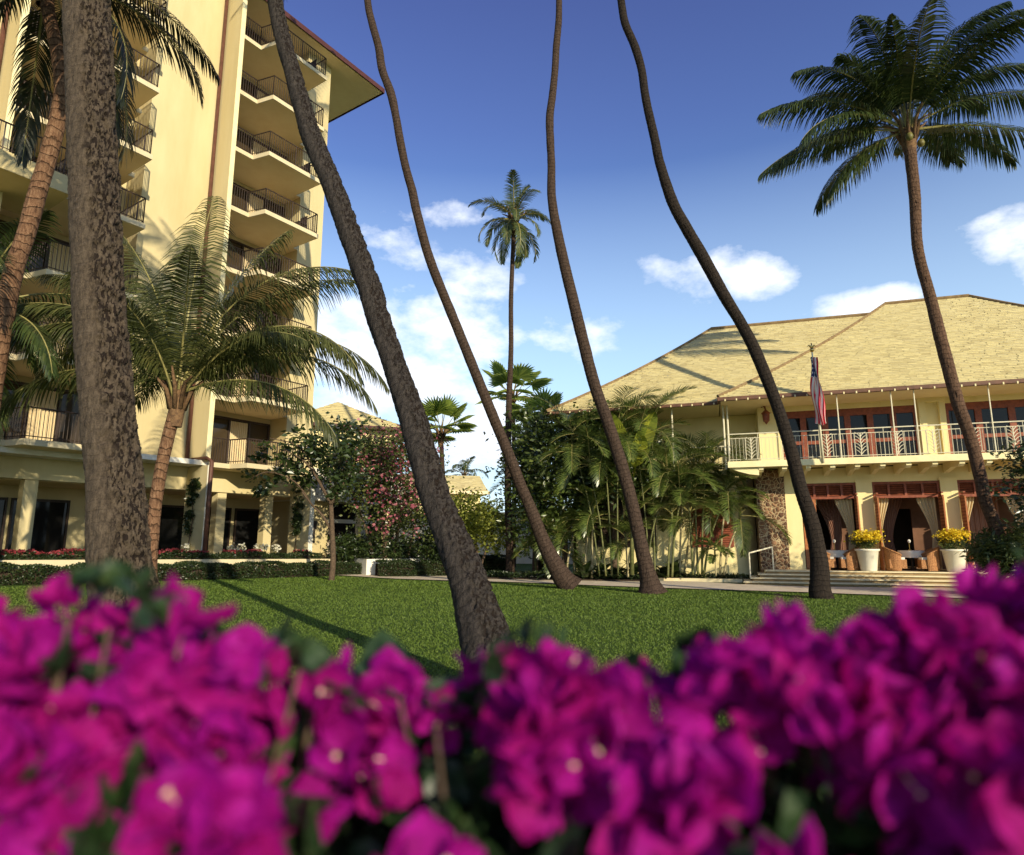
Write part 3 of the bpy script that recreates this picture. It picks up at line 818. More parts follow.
def balcony_chairs():
    spots = [(7, 0), (5, 0), (4, 0)]
    names = ['dark metal chair on the topmost balcony of the right balcony stack', 'dark metal chair on the third balcony from the top beside its railing',
             'dark metal chair on the fourth balcony from the top beside its railing']
    for (k, mod), lb in zip(spots, names):
        z = ZF[k]; t = thing('balcony_chair', lb, 'chair', FL(-2.4, 1.3, z), 'chairs on the hotel balconies')
        m = MB(FL); m.box(-2.65, -2.15, 1.05, 1.55, z + .4, z + .45); m.build('seat', M['dark_metal'], t)
        m = MB(FL)
        for i in range(7): m.box(-2.2, -2.16, 1.07 + .07 * i, 1.10 + .07 * i, z + .45, z + .86)
        m.box(-2.2, -2.15, 1.05, 1.55, z + .86, z + .9); m.build('backrest', M['dark_metal'], t)
        for a in (-2.63, -2.19):
            for n in (1.07, 1.5):
                m = MB(FL); m.box(a, a + .04, n, n + .04, z, z + .4); m.build('leg', M['dark_metal'], t)
balcony_chairs()

# ================================================================== CLUBHOUSE (right)
ZT = .50      # terrace level
ZB = 4.62     # balcony floor
def roof_plane(m, p00, p10, p01, p11, rise, course=.19, seg=.28, flare=.16):
    """shake courses between eave line p00-p10 and ridge line p01-p11, frame coordinates (s,o,z)"""
    p00, p10, p01, p11 = map(Vector, (p00, p10, p01, p11))
    L = ((p01 + p11) / 2 - (p00 + p10) / 2).length; n = max(3, int(L / course))
    def lv(t):
        a = p00.lerp(p01, t); b = p10.lerp(p11, t); zz = p00.z + (p01.z - p00.z) * ((1 - flare) * t + flare * t * t)
        a = Vector((a.x, a.y, zz)); b = Vector((b.x, b.y, zz)); return a, b
    for j in range(n):
        a0, b0 = lv(j / n); a1, b1 = lv(min(1, (j + 1.12) / n))
        w = (b0 - a0).length; k = max(1, int(w / seg)); off = random.random() * .6
        us = [0.] + sorted(min(.999, max(.001, (i + off + random.uniform(-.25, .25)) / k)) for i in range(k)) + [1.]
        for u0, u1 in zip(us, us[1:]):
            if u1 - u0 < 1e-4: continue
            lift = .042 + random.uniform(-.01, .016); drop = random.uniform(-.02, .03) / max(.1, (a1 - a0).length) * 1.0
            A = a0.lerp(b0, u0); B = a0.lerp(b0, u1); C_ = a1.lerp(b1, u1); D_ = a1.lerp(b1, u0)
            A = A.lerp(D_, drop); B = B.lerp(C_, drop)
            A2 = A + Vector((0, 0, lift)); B2 = B + Vector((0, 0, lift))
            m.q(A2, B2, C_ + Vector((0, 0, .004)), D_ + Vector((0, 0, .004)))
            m.q(A + Vector((0, 0, -.01)), B + Vector((0, 0, -.01)), B2, A2)
def hip_roof(t, s0, s1, o0, depth, z, r, tan, name='roof'):
    """hip roof over rectangle (s0..s1, o0..o0+depth) with run r"""
    zr = z + r * tan
    m = MB(FR)
    o1 = o0 + depth
    roof_plane(m, (s0, o0, z), (s1, o0, z), (s0 + r, o0 + r, zr), (s1 - r, o0 + r, zr), 1)
    roof_plane(m, (s0, o1, z), (s0, o0, z), (s0 + r, o1 - r, zr), (s0 + r, o0 + r, zr), 1)
    roof_plane(m, (s1, o0, z), (s1, o1, z), (s1 - r, o0 + r, zr), (s1 - r, o1 - r, zr), 1)
    roof_plane(m, (s1, o1, z), (s0, o1, z), (s1 - r, o1 - r, zr), (s0 + r, o1 - r, zr), 1, course=.5, seg=1.5)
    m.q((s0 + r, o0 + r, zr), (s1 - r, o0 + r, zr), (s1 - r, o1 - r, zr), (s0 + r, o1 - r, zr))
    rf = m.build(name, M['shingle'], t)
    # ridge and hip caps
    c = MB(FR)
    def hipline(a, b, seg=16):
        out = []
        for i in range(seg + 1):
            u = i / seg; p = Vector(a).lerp(Vector(b), u); p.z = a[2] + (b[2] - a[2]) * (.84 * u + .16 * u * u) + .05; out.append(p)
        return out
    c.tube(hipline((s0, o0, z), (s0 + r, o0 + r, zr)), .07, 6)
    c.tube(hipline((s1, o0, z), (s1 - r, o0 + r, zr)), .07, 6)
    c.tube([(s0 + r, o0 + r, zr + .05), (s1 - r, o0 + r, zr + .05)], .09, 6)
    c.build('ridge_cap', M['hip'], rf)
    return rf

def clubhouse():
    t = thing('clubhouse', 'two storey yellow clubhouse with broad shake roof and long white balcony at right', 'building', FR(0, 0, 0))
    SR = 12.0    # right end of the walls
    # roof
    hip_roof(t, -6.3, 13.5, -2.0, 18., 7.15, 8.13, .72)
    hip_roof(t, -13.4, 9.6, -1.4, 15.5, 7.1, 7.04, .75)
    m = MB(FR)
    m.box(-13.3, -6.25, -1.35, 13.5, 7.0, 7.08); m.box(-6.2, 13.4, -1.92, 15.5, 7.02, 7.12)
    m.build('soffit', M['soffit'], t)
    m = MB(FR)
    m.box(-13.4, -6.3, -1.5, -1.36, 6.98, 7.10); m.box(-6.32, 13.5, -2.08, -1.93, 7.0, 7.14); m.box(-6.34, -6.2, -1.93, -1.37, 7.0, 7.13); m.box(-13.5, -13.36, -1.36, 13, 6.98, 7.1)
    g = m.build('gutter', M['gutter'], t)
    m = MB(FR)
    for i in range(64):
        s = -13.2 + .42 * i; o = -1.48 if s < -6.3 else -2.06
        if s < 13.3: m.box(s, s + .045, o - .04, o - .02, 6.97, 7.05)
    m.build('gutter_bracket', M['beam'], g)
    # upper walls
    m = MB(FR)
    m.box(-4.75, -3.86, .0, .25, ZB, 7.03)                    # left of windows
    m.box(-3.86, 1.02, .0, .25, 6.80, 7.03)
    m.box(1.02, 1.98, .0, .25, ZB, 7.03)
    m.box(1.98, 6.3, .0, .25, 6.80, 7.03)
    m.box(6.3, SR, .0, .25, ZB, 7.03)
    m.box(SR - .3, SR, .25, 12, ZB, 7.03)
    m.box(-12.6, -4.75, 1.35, 1.6, ZB, 7.0)                   # set-back wall of the wing
    m.box(-4.75, -4.55, .25, 1.35, ZB, 7.0)
    m.box(-12.6, -12.35, 1.6, 12, 0, 7.0)
    m.build('upper_wall', M['stucco'], t)
    m = MB(FR); m.box(1.05, 1.30, -.16, -.003, ZB, 6.85); m.box(1.74, 1.95, -.16, -.003, ZB, 6.85); m.box(1.02, 1.98, -.2, -.002, 6.85, 7.02); m.build('pilaster', M['stucco'], t)
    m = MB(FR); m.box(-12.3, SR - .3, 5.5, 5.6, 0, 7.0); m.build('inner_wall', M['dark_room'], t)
    # windows of the upper floor
    def upper_window(s0, s1):
        m = MB(FR)
        m.box(s0, s0 + .11, .03, .16, ZB + .02, 6.8); m.box(s1 - .11, s1, .03, .16, ZB + .02, 6.8)
        m.box(s0 + .11, s1 - .11, .03, .16, 6.52, 6.8); m.box(s0 + .11, s1 - .11, .03, .16, 5.42, 5.56); m.box(s0 + .11, s1 - .11, .03, .16, ZB + .02, ZB + .2)
        w = m.build('window', M['red_wood'], t)
        m = MB(FR); m.box(s0 + .11, s1 - .11, .09, .11, ZB + .2, 5.42); m.box(s0 + .11, s1 - .11, .09, .11, 5.56, 6.52); m.build('pane', M['glass'], w)
    for i in range(6): upper_window(-3.85 + i * .811, -3.85 + (i + 1) * .811)
    for i in range(4): upper_window(1.99 + i * 1.077, 1.99 + (i + 1) * 1.077)
    # balcony
    b = bpy.data.objects.new('balcony', None); COL.objects.link(b); b.parent = t
    m = MB(FR); m.box(-6.05, SR + 1, -1.85, -.001, ZB - .14, ZB); m.box(-6.07, SR + 1, -1.9, -1.8, ZB - .24, ZB - .02); m.build('floor_slab', M['beam'], b)
    for i in range(22):
        s = -4.95 + .83 * i
        if s > SR: break
        m = MB(FR)
        pts = [(-1.78, ZB - .145), (-1.78, ZB - .34), (-1.62, ZB - .42), (-.9, ZB - .36), (-.001, ZB - .5), (-.001, ZB - .145)]
        for q0, q1 in zip(pts, pts[1:]): m.q((s, q0[0], q0[1]), (s + .17, q0[0], q0[1]), (s + .17, q1[0], q1[1]), (s, q1[0], q1[1]))
        m.quad(*[FR(s, *q) for q in pts]); m.quad(*[FR(s + .17, *q) for q in pts][::-1])
        m.build('bracket', M['beam'], b)
    m = MB(FR)   # curved bracket wall at the left end
    prof = [(-6.0, ZB - .245), (-5.7, ZB - .38), (-5.3, ZB - .5), (-4.95, ZB - .55), (-4.95, ZB - .245)]
    m.quad(*[FR(q[0], -1.75, q[1]) for q in prof]); m.quad(*[FR(q[0], -.3, q[1]) for q in prof][::-1])
    for q0, q1 in zip(prof, prof[1:]): m.q((q0[0], -1.75, q0[1]), (q0[0], -.3, q0[1]), (q1[0], -.3, q1[1]), (q1[0], -1.75, q1[1]))
    m.build('corbel', M['beam'], b)
    rl = MB(FR)
    so = -1.78; s0, s1 = -6.0, SR + .9
    for z, r in ((ZB + 1.07, .022), (ZB + .90, .013), (ZB + .07, .013)): rl.tube([(s0, so, z), (s1, so, z)], r, 5)
    rl.tube([(s0, so, ZB + 1.07), (s0, -.02, ZB + 1.07)], .028, 5); rl.tube([(s0, so, ZB + .07), (s0, -.02, ZB + .07)], .018, 5)
    panels = [RP(x, 445, so)[0] for x in (751, 788, 827, 861, 898, 934, 975, 1015, 1052, 1090, 1130)]
    s = s0; i = 0
    while s < s1:
        if not any(p - .2 < s < p + .2 for p in panels):
            rl.tube([(s, so, ZB), (s, so, ZB + (1.07 if i % 8 == 0 else .9))], 
                    .014 if i % 8 == 0 else .0075, 4, cap=False)
        s += .135; i += 1
    for o in (-1.4, -1.0, -.6, -.2): rl.tube([(s0, o, ZB), (s0, o, ZB + 1.07)], .01, 4)
    rlo = rl.build('railing', M['white_metal'], b)
    for p in panels:
        q = MB(FR)
        q.tube([(p - .2, so, ZB + .07), (p - .2, so, ZB + .9)], .016, 4); q.tube([(p + .2, so, ZB + .07), (p + .2, so, ZB + .9)], .016, 4)
        q.tube([(p - .02, so, ZB + .07), (p + .01, so, ZB + .35), (p - .01, so, ZB + .62), (p, so, ZB + .9)], .02, 5)
        for kk in range(6):
            z = ZB + .12 + .13 * kk
            for sg in (-1, 1):
                q.tube([(p, so, z), (p + sg * .1, so, z + .12), (p + sg * .185, so, z + .17)], [.016, .013, .007], 4)
        q.build('lattice_panel', M['white_metal'], rlo)
    # slim white posts from eave to balcony
    for x, y in ((840, 440), (895, 440), (914, 400), (989, 400)):
        s = RP(x, y, -1.8)[0]
        m = MB(FR); m.tube([(s, -1.84, ZB), (s, -1.84, 7.02)], .022, 6); m.build('post', M['white_metal'], t)
    for x in (672, 723.5, 727.5):
        s = RP(x, 420, -1.0)[0]
        m = MB(FR); m.tube([(s, -1.0, 4.4), (s, -1.0, 7.0)], .035, 6); m.build('post', M['white_metal'], t)
    # wing lanai floor and railing
    m = MB(FR); m.box(-12.6, -6.08, .1, 1.35, 4.3, 4.5); m.build('lanai_floor', M['beam'], t)
    m = MB(FR); railing_bars(m, [((-12.5, .15), (-6.1, .15))], 4.5, 1.0, .14, .01, .025); m.build('lanai_railing', M['white_metal'], t)
    # lower walls
    m = MB(FR)
    m.box(-3.93, -3.35, -.05, .3, ZT, 4.44)
    m.box(-3.35, SR, .0, .3, 3.85, 4.44)
    for s in (-1.34, 1.52, 4.42, 7.3, 10.2): m.box(s, s + .56, -.06, .3, ZT, 3.84 if False else 3.849)
    for s in (-1.34, 1.52, 4.42, 7.3, 10.2): m.box(s - .04, s + .60, -.09, -.002, 3.85, 3.95)
    m.build('lower_wall', M['stucco'], t)
    m = MB(FR); m.box(-5.0, -3.93, -.12, 1.3, .0, 4.44); m.build('stone_pillar', M['stone'], t)
    # wing ground floor with rounded corner
    pts = [(-12.6, .6), (-6.3, .6)]
    for k in range(1, 11):
        a = math.pi / 2 * k / 10; pts.append((-6.3 + 1.3 * math.sin(a), 1.9 - 1.3 * math.cos(a)))
    m = MB(FR)
    for p, q in zip(pts, pts[1:]): m.q((p[0], p[1], 0), (q[0], q[1], 0), (q[0], q[1], 4.3), (p[0], p[1], 4.3))
    m.build('wing_wall', M['stucco'], t, True)
    for s0, s1, z0, z1, mt in ((-11.9, -9.1, 1.35, 3.5, 'glass'), (-7.65, -5.95, 1.35, 3.5, 'red_wood')):
        m = MB(FR); m.box(s0, s1, .54, .597, z0, z1); w = m.build('window', M['dark_metal' if mt == 'glass' else 'red_wood'], t)
        m = MB(FR)
        for kk in range(int((z1 - z0 - .2) / .09)):
            z = z0 + .1 + .09 * kk
            for u0, u1 in ((s0 + .08, (s0 + s1) / 2 - .04), ((s0 + s1) / 2 + .04, s1 - .08)):
                m.q((u0, .50, z), (u1, .50, z), (u1, .535, z + .07), (u0, .535, z + .07))
        m.build('louvre', M['dark_metal' if mt == 'glass' else 'red_wood'], w)
    # interior
    m = MB(FR); m.box(-4.0, SR, .3, 5.4, ZT - .02, ZT); m.build('interior_floor', M['interior_floor'], t)
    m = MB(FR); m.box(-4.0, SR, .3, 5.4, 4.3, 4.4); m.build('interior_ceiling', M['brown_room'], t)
    for s0 in (-3.33, -.77, 2.09, 4.99, 7.87):
        s1 = s0 + (1.98 if s0 < -3 else 2.28)
        tr = MB(FR)
        tr.box(s0, s1, .02, .14, 3.22, 3.32); tr.box(s0, s1, .02, .14, 3.75, 3.849); tr.box(s0, s0 + .08, .02, .14, 3.32, 3.75); tr.box(s1 - .08, s1, .02, .14, 3.32, 3.75)
        n = 4
        for i in range(1, n): u = s0 + (s1 - s0) * i / n; tr.box(u - .04, u + .04, .02, .14, 3.32, 3.75)
        w = tr.build('transom', M['red_wood'], t)
        lv = MB(FR)
        for i in range(5):
            z = 3.34 + .082 * i; lv.q((s0 + .08, .04, z), (s1 - .08, .04, z), (s1 - .08, .10, z + .07), (s0 + .08, .10, z + .07))
        lv.build('louvre', M['red_wood'], w)
        # folded door leaves standing out at both sides
        for u, sg in ((s0 + .03, 1), (s1 - .09, -1)):
            if s0 < -3 and sg == 1:
                d = MB(FR)
                uu = s0 + .02
                d.box(uu, uu + .5, .03, .08, ZT + .02, 3.22); dd = d.build('door', M['door_wood'], t)
                d = MB(FR); d.box(uu + .07, uu + .43, .01, .028, ZT + 1.2, 3.1); d.build('panel', M['red_wood'], dd)
                continue
            d = MB(FR); d.box(u, u + .05, -.5, .02, ZT + .02, 3.22); dd = d.build('door', M['door_wood'], t)
            d = MB(FR)
            for kk in range(16): d.box(u - .012, u + .062, -.44, -.05, ZT + 1.05 + .12 * kk, ZT + 1.10 + .12 * kk)
            d.build('louvre', M['red_wood'], dd)
        # inner wall with a dark arch behind
        iw = MB(FR)
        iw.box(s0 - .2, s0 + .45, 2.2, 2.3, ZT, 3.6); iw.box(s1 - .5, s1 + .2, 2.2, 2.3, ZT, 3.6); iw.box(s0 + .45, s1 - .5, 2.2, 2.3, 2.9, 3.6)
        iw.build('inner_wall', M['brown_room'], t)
    return t
clubhouse()

def curtains():
    descs = ['first opening beside the stone pillar', 'middle opening between the two flower pots', 'opening behind the right leaning palm']
    for i, s0 in enumerate((-3.33, -.77, 2.09)):
        s1 = s0 + (1.98 if i == 0 else 2.28)
        for side, a0, a1 in ((-1, s0 + .08, s0 + .62), (1, s1 - .75, s1 - .1)):
            m = MB(FR); wavy_panel(m, a0, a1, .35, ZT + .05, 3.25, .035, 5, tie=(.42, .35, side))
            o = m.build('curtain', M['curtain'], None); setp(o, 'cream curtain tied to the %s side of the %s' % ('left' if side < 0 else 'right', descs[i]), 'curtain', 'cream curtains in the clubhouse doorways')
        for side, a0, a1 in (((-1, s0 + .5, s0 + 1.4),) if i == 1 else ((1, s1 - 1.3, s1 - .35),) if i == 0 else ((-1, s0 + .3, s1 - .5),)):
            m = MB(FR); wavy_panel(m, a0, a1, 1.6, ZT + .05, 3.4, .04, 8, tie=None if i == 2 else (.35, .45, side))
            o = m.build('drape', M['drape'], None); setp(o, 'rose brown inner drape hanging inside the %s' % descs[i], 'drape', 'rose brown drapes inside the clubhouse')
curtains()

def terrace():
    m = MB(FR)
    m.box(-4.9, 12, -1.1, .3, 0, ZT - .004)
    struct('terrace', m, M['terrace'])
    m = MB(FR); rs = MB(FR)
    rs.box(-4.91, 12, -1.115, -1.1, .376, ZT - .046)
    for i in range(3):
        z = ZT - .125 * (i + 1)
        m.box(-5.15 - .28 * i, 12, -1.47 - .35 * i, -1.1 - .35 * i, z - .04, z)
        m.box(-5.15 - .28 * i, -4.9 - .28 * i, -1.1 - .35 * i, .2, z - .04, z - .002)
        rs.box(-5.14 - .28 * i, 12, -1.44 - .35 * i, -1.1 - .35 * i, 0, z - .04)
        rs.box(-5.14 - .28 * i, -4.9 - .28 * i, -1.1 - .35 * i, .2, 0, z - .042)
    # rounded nosings
    for i in range(4):
        z = ZT - .125 * i; o = -1.1 - .35 * i
        m.box(-4.93 - .28 * i, 12, o - .075, o + .02, z - .045, z + .003)
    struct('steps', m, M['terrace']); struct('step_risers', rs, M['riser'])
    m = MB(FR); m.box(-9.3, -5.75, -.85, -.55, 0, .13); struct('kerb', m, M['terrace'])
    m = MB(FR); m.box(-13.5, -5.4, -.55, .6, -.05, .09); m.box(-16.5, -9.4, -1.6, -.55, -.05, .07); struct('planting_bed', m, M['soil'])
terrace()

def lantern():
    s, z = RP(766, 417, -.35)
    t = thing('wall_lantern', 'red brown hanging lantern on a curved arm by the set back balcony wall', 'lantern', FR(s, -.35, z))
    m = MB(FR); m.lathe(FR(s, -.35, z), [(.02, -.30), (.05, -.24), (.08, -.20), (.13, -.17), (.145, .0), (.15, .12), (.19, .14), (.10, .23), (.03, .30)], 8); m.build('lamp_housing', M['red_wood'], t)
    m = MB(FR); m.tube([(s, -.35, z + .3), (s - .03, -.35, z + .42), (s - .14, -.35, z + .55), (s - .16, -.35, z + .7), (s - .13, -.2, 7.0)], .035, 7); m.build('arm', M['red_wood'], t, True)
lantern()

def flag():
    s0, z0 = RP(823, 460, -1.88); s1, z1 = RP(812, 352, -2.75)
    p0 = FR(s0, -1.9, z0 - .1); p1 = FR(s1, -2.75, z1)
    t = thing('flagpole', 'slanting pale flagpole with gilt finial fixed to the balcony front', 'flagpole', p0)
    m = MB(); m.tube([p0, p0.lerp(p1, .5), p1], [.055, .045, .03], 8, frame=False); m.build('pole', M['white_metal'], t, True)
    m = MB(); m.lathe(p1, [(.01, -.02), (.07, .02), (.09, .08), (.05, .15), (.02, .17)], 10)
    for sg in (-1, 1): m.tube([p1 + Vector((0, 0, .15)), p1 + Vector((sg * .1, 0, .26)), p1 + Vector((sg * .17, 0, .2))], [.03, .035, .01], 6, frame=False)
    m.tube([p1 + Vector((0, 0, .12)), p1 + Vector((0, 0, .34))], [.04, .02], 6, frame=False)
    m.build('finial', M['brass'], t, True)
    # draped flag
    m = MB()
    top = p0.lerp(p1, .95); bot = p0.lerp(p1, .36)
    nu, nv = 60, 30
    def fp(u, v):
        c = bot.lerp(top, v)
        wid = .10 + .14 * (1 - v) ** .7
        ang = u * 2 * math.pi * 3.2
        x = (u - .5) * wid * 2 + .05 * math.sin(v * 9 + u * 5)
        y = -.05 + .07 * math.sin(ang + v * 2.5) * (1.2 - .5 * v)
        return c + Vector((x + .06 * (1 - v), y, -.10 * math.sin(u * 3.1) * (1 - v)))
    for j in range(nv):
        for i in range(nu):
            c = [(i / nu, j / nv), ((i + 1) / nu, j / nv), ((i + 1) / nu, (j + 1) / nv), (i / nu, (j + 1) / nv)]
            m.quad(*[fp(*q) for q in c], uv=c)
    o = m.build('flag', M['flag'], None, True); setp(o, 'draped national flag with red and white stripes and blue starred corner', 'flag')
flag()

def handrail():
    a = FR(-5.5, -1.5, 0); t = thing('handrail', 'thin white handrail beside the steps in front of the stone pillar', 'handrail', a)
    sA, zA = RP(749, 553, -1.75); sB, zB = RP(772, 547, -.9)
    m = MB(FR); m.tube([(sA, -1.75, .2), (sA, -1.75, zA)], .025, 6); m.build('post', M['white_metal'], t)
    m = MB(FR); m.tube([(sB, -.9, .45), (sB, -.9, zB)], .025, 6); m.build('post', M['white_metal'], t)
    m = MB(FR); m.tube([(sA, -1.75, zA), (sB, -.9, zB)], .028, 6); m.build('rail', M['white_metal'], t)
handrail()

def tub_chair(px, off, face, label, back_px=None):
    s = RP(px, 565, off)[0]; c = FR(s, off, ZT); t = thing('rattan_chair', label, 'chair', c, 'rattan tub chairs on the clubhouse terrace')
    def fr(a, b, z):   # a along facing direction, b sideways
        return FR(s + a * face, off + b, z)
    m = MB(fr); m.box(-.26, .3, -.27, .27, ZT + .1, ZT + .42); m.build('seat', M['rattan'], t)
    m = MB(fr); n = 22; prev = None
    for i in range(n + 1):
        a = math.pi * (-.62 + 1.24 * i / n); f = abs(i / n - .5) * 2
        x = -math.cos(a) * .37 * (1 if math.cos(a) > 0 else .9); y = math.sin(a) * .36
        h = .86 - .28 * f ** 1.5
        cur = ((x * .88, y * .88, ZT + .02), (x, y, ZT + h), (x * .86, y * .86, ZT + h - .01), (x * .76, y * .76, ZT + .03))
        if prev:
            for k in range(4): m.q(prev[k], cur[k], cur[(k + 1) % 4], prev[(k + 1) % 4])
        prev = cur
    m.build('backrest', M['rattan'], t)
    m = MB(fr); m.tube([(-math.cos(math.pi * (-.62 + 1.24 * i / n)) * .365, math.sin(math.pi * (-.62 + 1.24 * i / n)) * .355, ZT + .86 - .28 * (abs(i / n - .5) * 2) ** 1.5) for i in range(n + 1)], .03, 6); m.build('rim', M['rattan'], t, True)
    m = MB(fr); m.box(-.2, .26, -.22, .22, ZT + .42, ZT + .5); m.build('cushion', M['cloth'], t)
    return t
tub_chair(896, -.5, 1, 'woven rattan tub chair facing right, just right of the first flower pot')
tub_chair(929, -.5, -1, 'woven rattan tub chair facing left, just left of the second flower pot')
tub_chair(849, -.5, -1, 'woven rattan tub chair between the dark leaning palm and the first flower pot')
tub_chair(826, -.3, 1, 'woven rattan tub chair half hidden behind the foot of the dark leaning palm')
tub_chair(926, .9, -1, 'woven rattan chair farther inside behind the chair by the second pot')

def table(px, off, label, tl, vl):
    s = RP(px, 560, off)[0]; c = FR(s, off, ZT); t = thing('dining_table', label, 'table', c, 'terrace dining tables')
    m = MB(); m.lathe(c, [(.0, .70), (.42, .70), (.42, .73), (.0, .73)], 24); m.build('tabletop', M['door_wood'], t)
    m = MB(); m.lathe(c, [(.24, .0), (.2, .04), (.04, .08), (.04, .70)], 12); m.build('pedestal', M['dark_metal'], t)
    m = MB(); prof = []
    n = 36; c2 = c + Vector((0, 0, .735))
    for j, (r, z) in enumerate(((0.001, .004), (.43, .004), (.45, -.02), (.45, -.14), (.46, -.26))):
        for k in range(n):
            a = 2 * math.pi * k / n; rr = r * (1 + (.06 * math.sin(8 * a) if j >= 3 else 0)); m.v.append((c2.x + rr * math.cos(a), c2.y + rr * math.sin(a), c2.z + z))
        if j:
            for k in range(n):
                a_, b_ = (j - 1) * n + k, (j - 1) * n + (k + 1) % n; m.f.append((a_, b_, b_ + n, a_ + n)); m.uv += [(0, 0)] * 4; m.mi.append(0)
    o = m.build('tablecloth', M['cloth'], None, True); setp(o, tl, 'tablecloth', 'white cloths on the terrace tables')
    v = thing('candle_lamp', vl, 'table lamp', c + Vector((-.1, -.1, .74)), 'candle lamps on the terrace tables')
    cc = c + Vector((-.1, -.1, .74))
    m = MB(); m.lathe(cc, [(.06, 0), (.06, .02), (.015, .04), (.015, .26), (.03, .28)], 10); m.build('stand', M['brass'], v)
    m = MB(); m.lathe(cc + Vector((0, 0, .28)), [(.03, 0), (.055, .05), (.05, .1), (.02, .13)], 10); m.build('glass_shade', M['white_paint'], v, True)
table(912, .25, 'small round dining table between the pair of rattan chairs facing each other', 'white cloth on the table between the paired rattan chairs', 'slim candle lamp on the table between the paired chairs')
table(837, .25, 'small round dining table right behind the dark leaning palm foot', 'white cloth on the table behind the dark leaning palm', 'slim candle lamp on the table behind the dark palm')

def flower_pot(px, label):
    off = -.85
    s = RP(px, 570, off)[0]; c = FR(s, off, ZT); t = thing('flower_pot', label, 'flower pot', c, 'white pots of yellow flowers on the terrace edge')
    m = MB(); m.lathe(c, [(.0, 0), (.25, 0), (.27, .02), (.37, .72), (.42, .74), (.42, .80), (.36, .80), (.34, .70), (.0, .68)], 28); m.build('pot', M['pot'], t, True)
    b = [(c.x, c.y, c.z + 1.0, .42, .42, .25)]
    V, Fc = leaves(blob_points(b, 900, .2), .14, .3, up=.9); np_mesh('foliage', V, Fc, M['leaf_mid'], t)
    b = [(c.x, c.y, c.z + 1.25, .5, .5, .22)]
    V, Fc = leaves(blob_points(b, 1300, .35, 60), .075, .8, up=.5); np_mesh('flowers', V, Fc, M['yellow_flower'], t)
flower_pot(869, 'white tapered pot of yellow flowers left of the middle doorway')
flower_pot(956, 'white tapered pot of yellow flowers right of the middle doorway')

# ================================================================== distant buildings
def pavilion():
    c = P(338, 402, 45); t = thing('pavilion', 'small cream pavilion with a hipped tile roof behind the pink flowering tree', 'building', (c.x, c.y, 0))
    zr = c.z; ze = zr - 2.3; hw = 4.3; cx, cy = c.x, c.y
    ang = R(20)
    def fr(a, b, z): return Vector((cx + a * math.cos(ang) - b * math.sin(ang), cy + a * math.sin(ang) + b * math.cos(ang), z))
    m = MB(fr)
    random.seed(3)
    for p, q in (((-hw, -hw), (hw, -hw)), ((hw, -hw), (hw, hw)), ((hw, hw), (-hw, hw)), ((-hw, hw), (-hw, -hw))):
        roof_plane(m, (*p, ze), (*q, ze), (0, 0, zr), (0.01, 0.01, zr), 1, course=.35, seg=.5)
    m.build('roof', M['shingle'], t)
    m = MB(fr); m.box(-hw - .05, hw + .05, -hw - .05, hw + .05, ze - .2, ze - .01); m.build('eave', M['roof_edge'], t)
    m = MB(fr); m.box(-hw + .7, hw - .7, -hw + .7, hw - .7, 0, ze - .2); m.build('wall', M['stucco'], t)
    for k in range(3):
        m = MB(fr); m.box(-2.6 + 2.1 * k, -1.5 + 2.1 * k, -hw + .64, -hw + .698, ze - 2.6, ze - 1.2); w = m.build('window', M['glass'], t)
pavilion()
def far_house():
    a = P(398, 474, 60); b = P(488, 489, 62)
    t = thing('far_house', 'distant low cream house with a tiled eave beyond the yellow green shrub', 'building', (b.x, b.y, 0))
    d = Vector((b.x - a.x, b.y - a.y, 0)); L = d.length; d.normalize(); n = Vector((-d.y, d.x, 0))
    def fr(x, y, z): return Vector((a.x, a.y, 0)) + d * x + n * y + Vector((0, 0, z))
    m = MB(fr); m.box(-6, L - .6, .6, 8, 0, 6.0); m.build('wall', M['stucco'], t)
    m = MB(fr); roof_plane(m, (-7, -.2, 6.3), (L, -.2, 6.3), (-7, 4.3, 8.2), (L, 4.3, 8.2), 1, course=.35, seg=.4); roof_plane(m, (L, 8.6, 6.3), (-7, 8.6, 6.3), (L, 4.3, 8.2), (-7, 4.3, 8.2), 1, course=.6, seg=.8); m.build('roof', M['shingle'], t)
    m = MB(fr); m.box(-7, L + .1, -.3, -.1, 6.0, 6.3); m.box(-7, L, -.1, 8.6, 6.02, 6.28); m.build('eave', M['soffit'], t)
far_house()
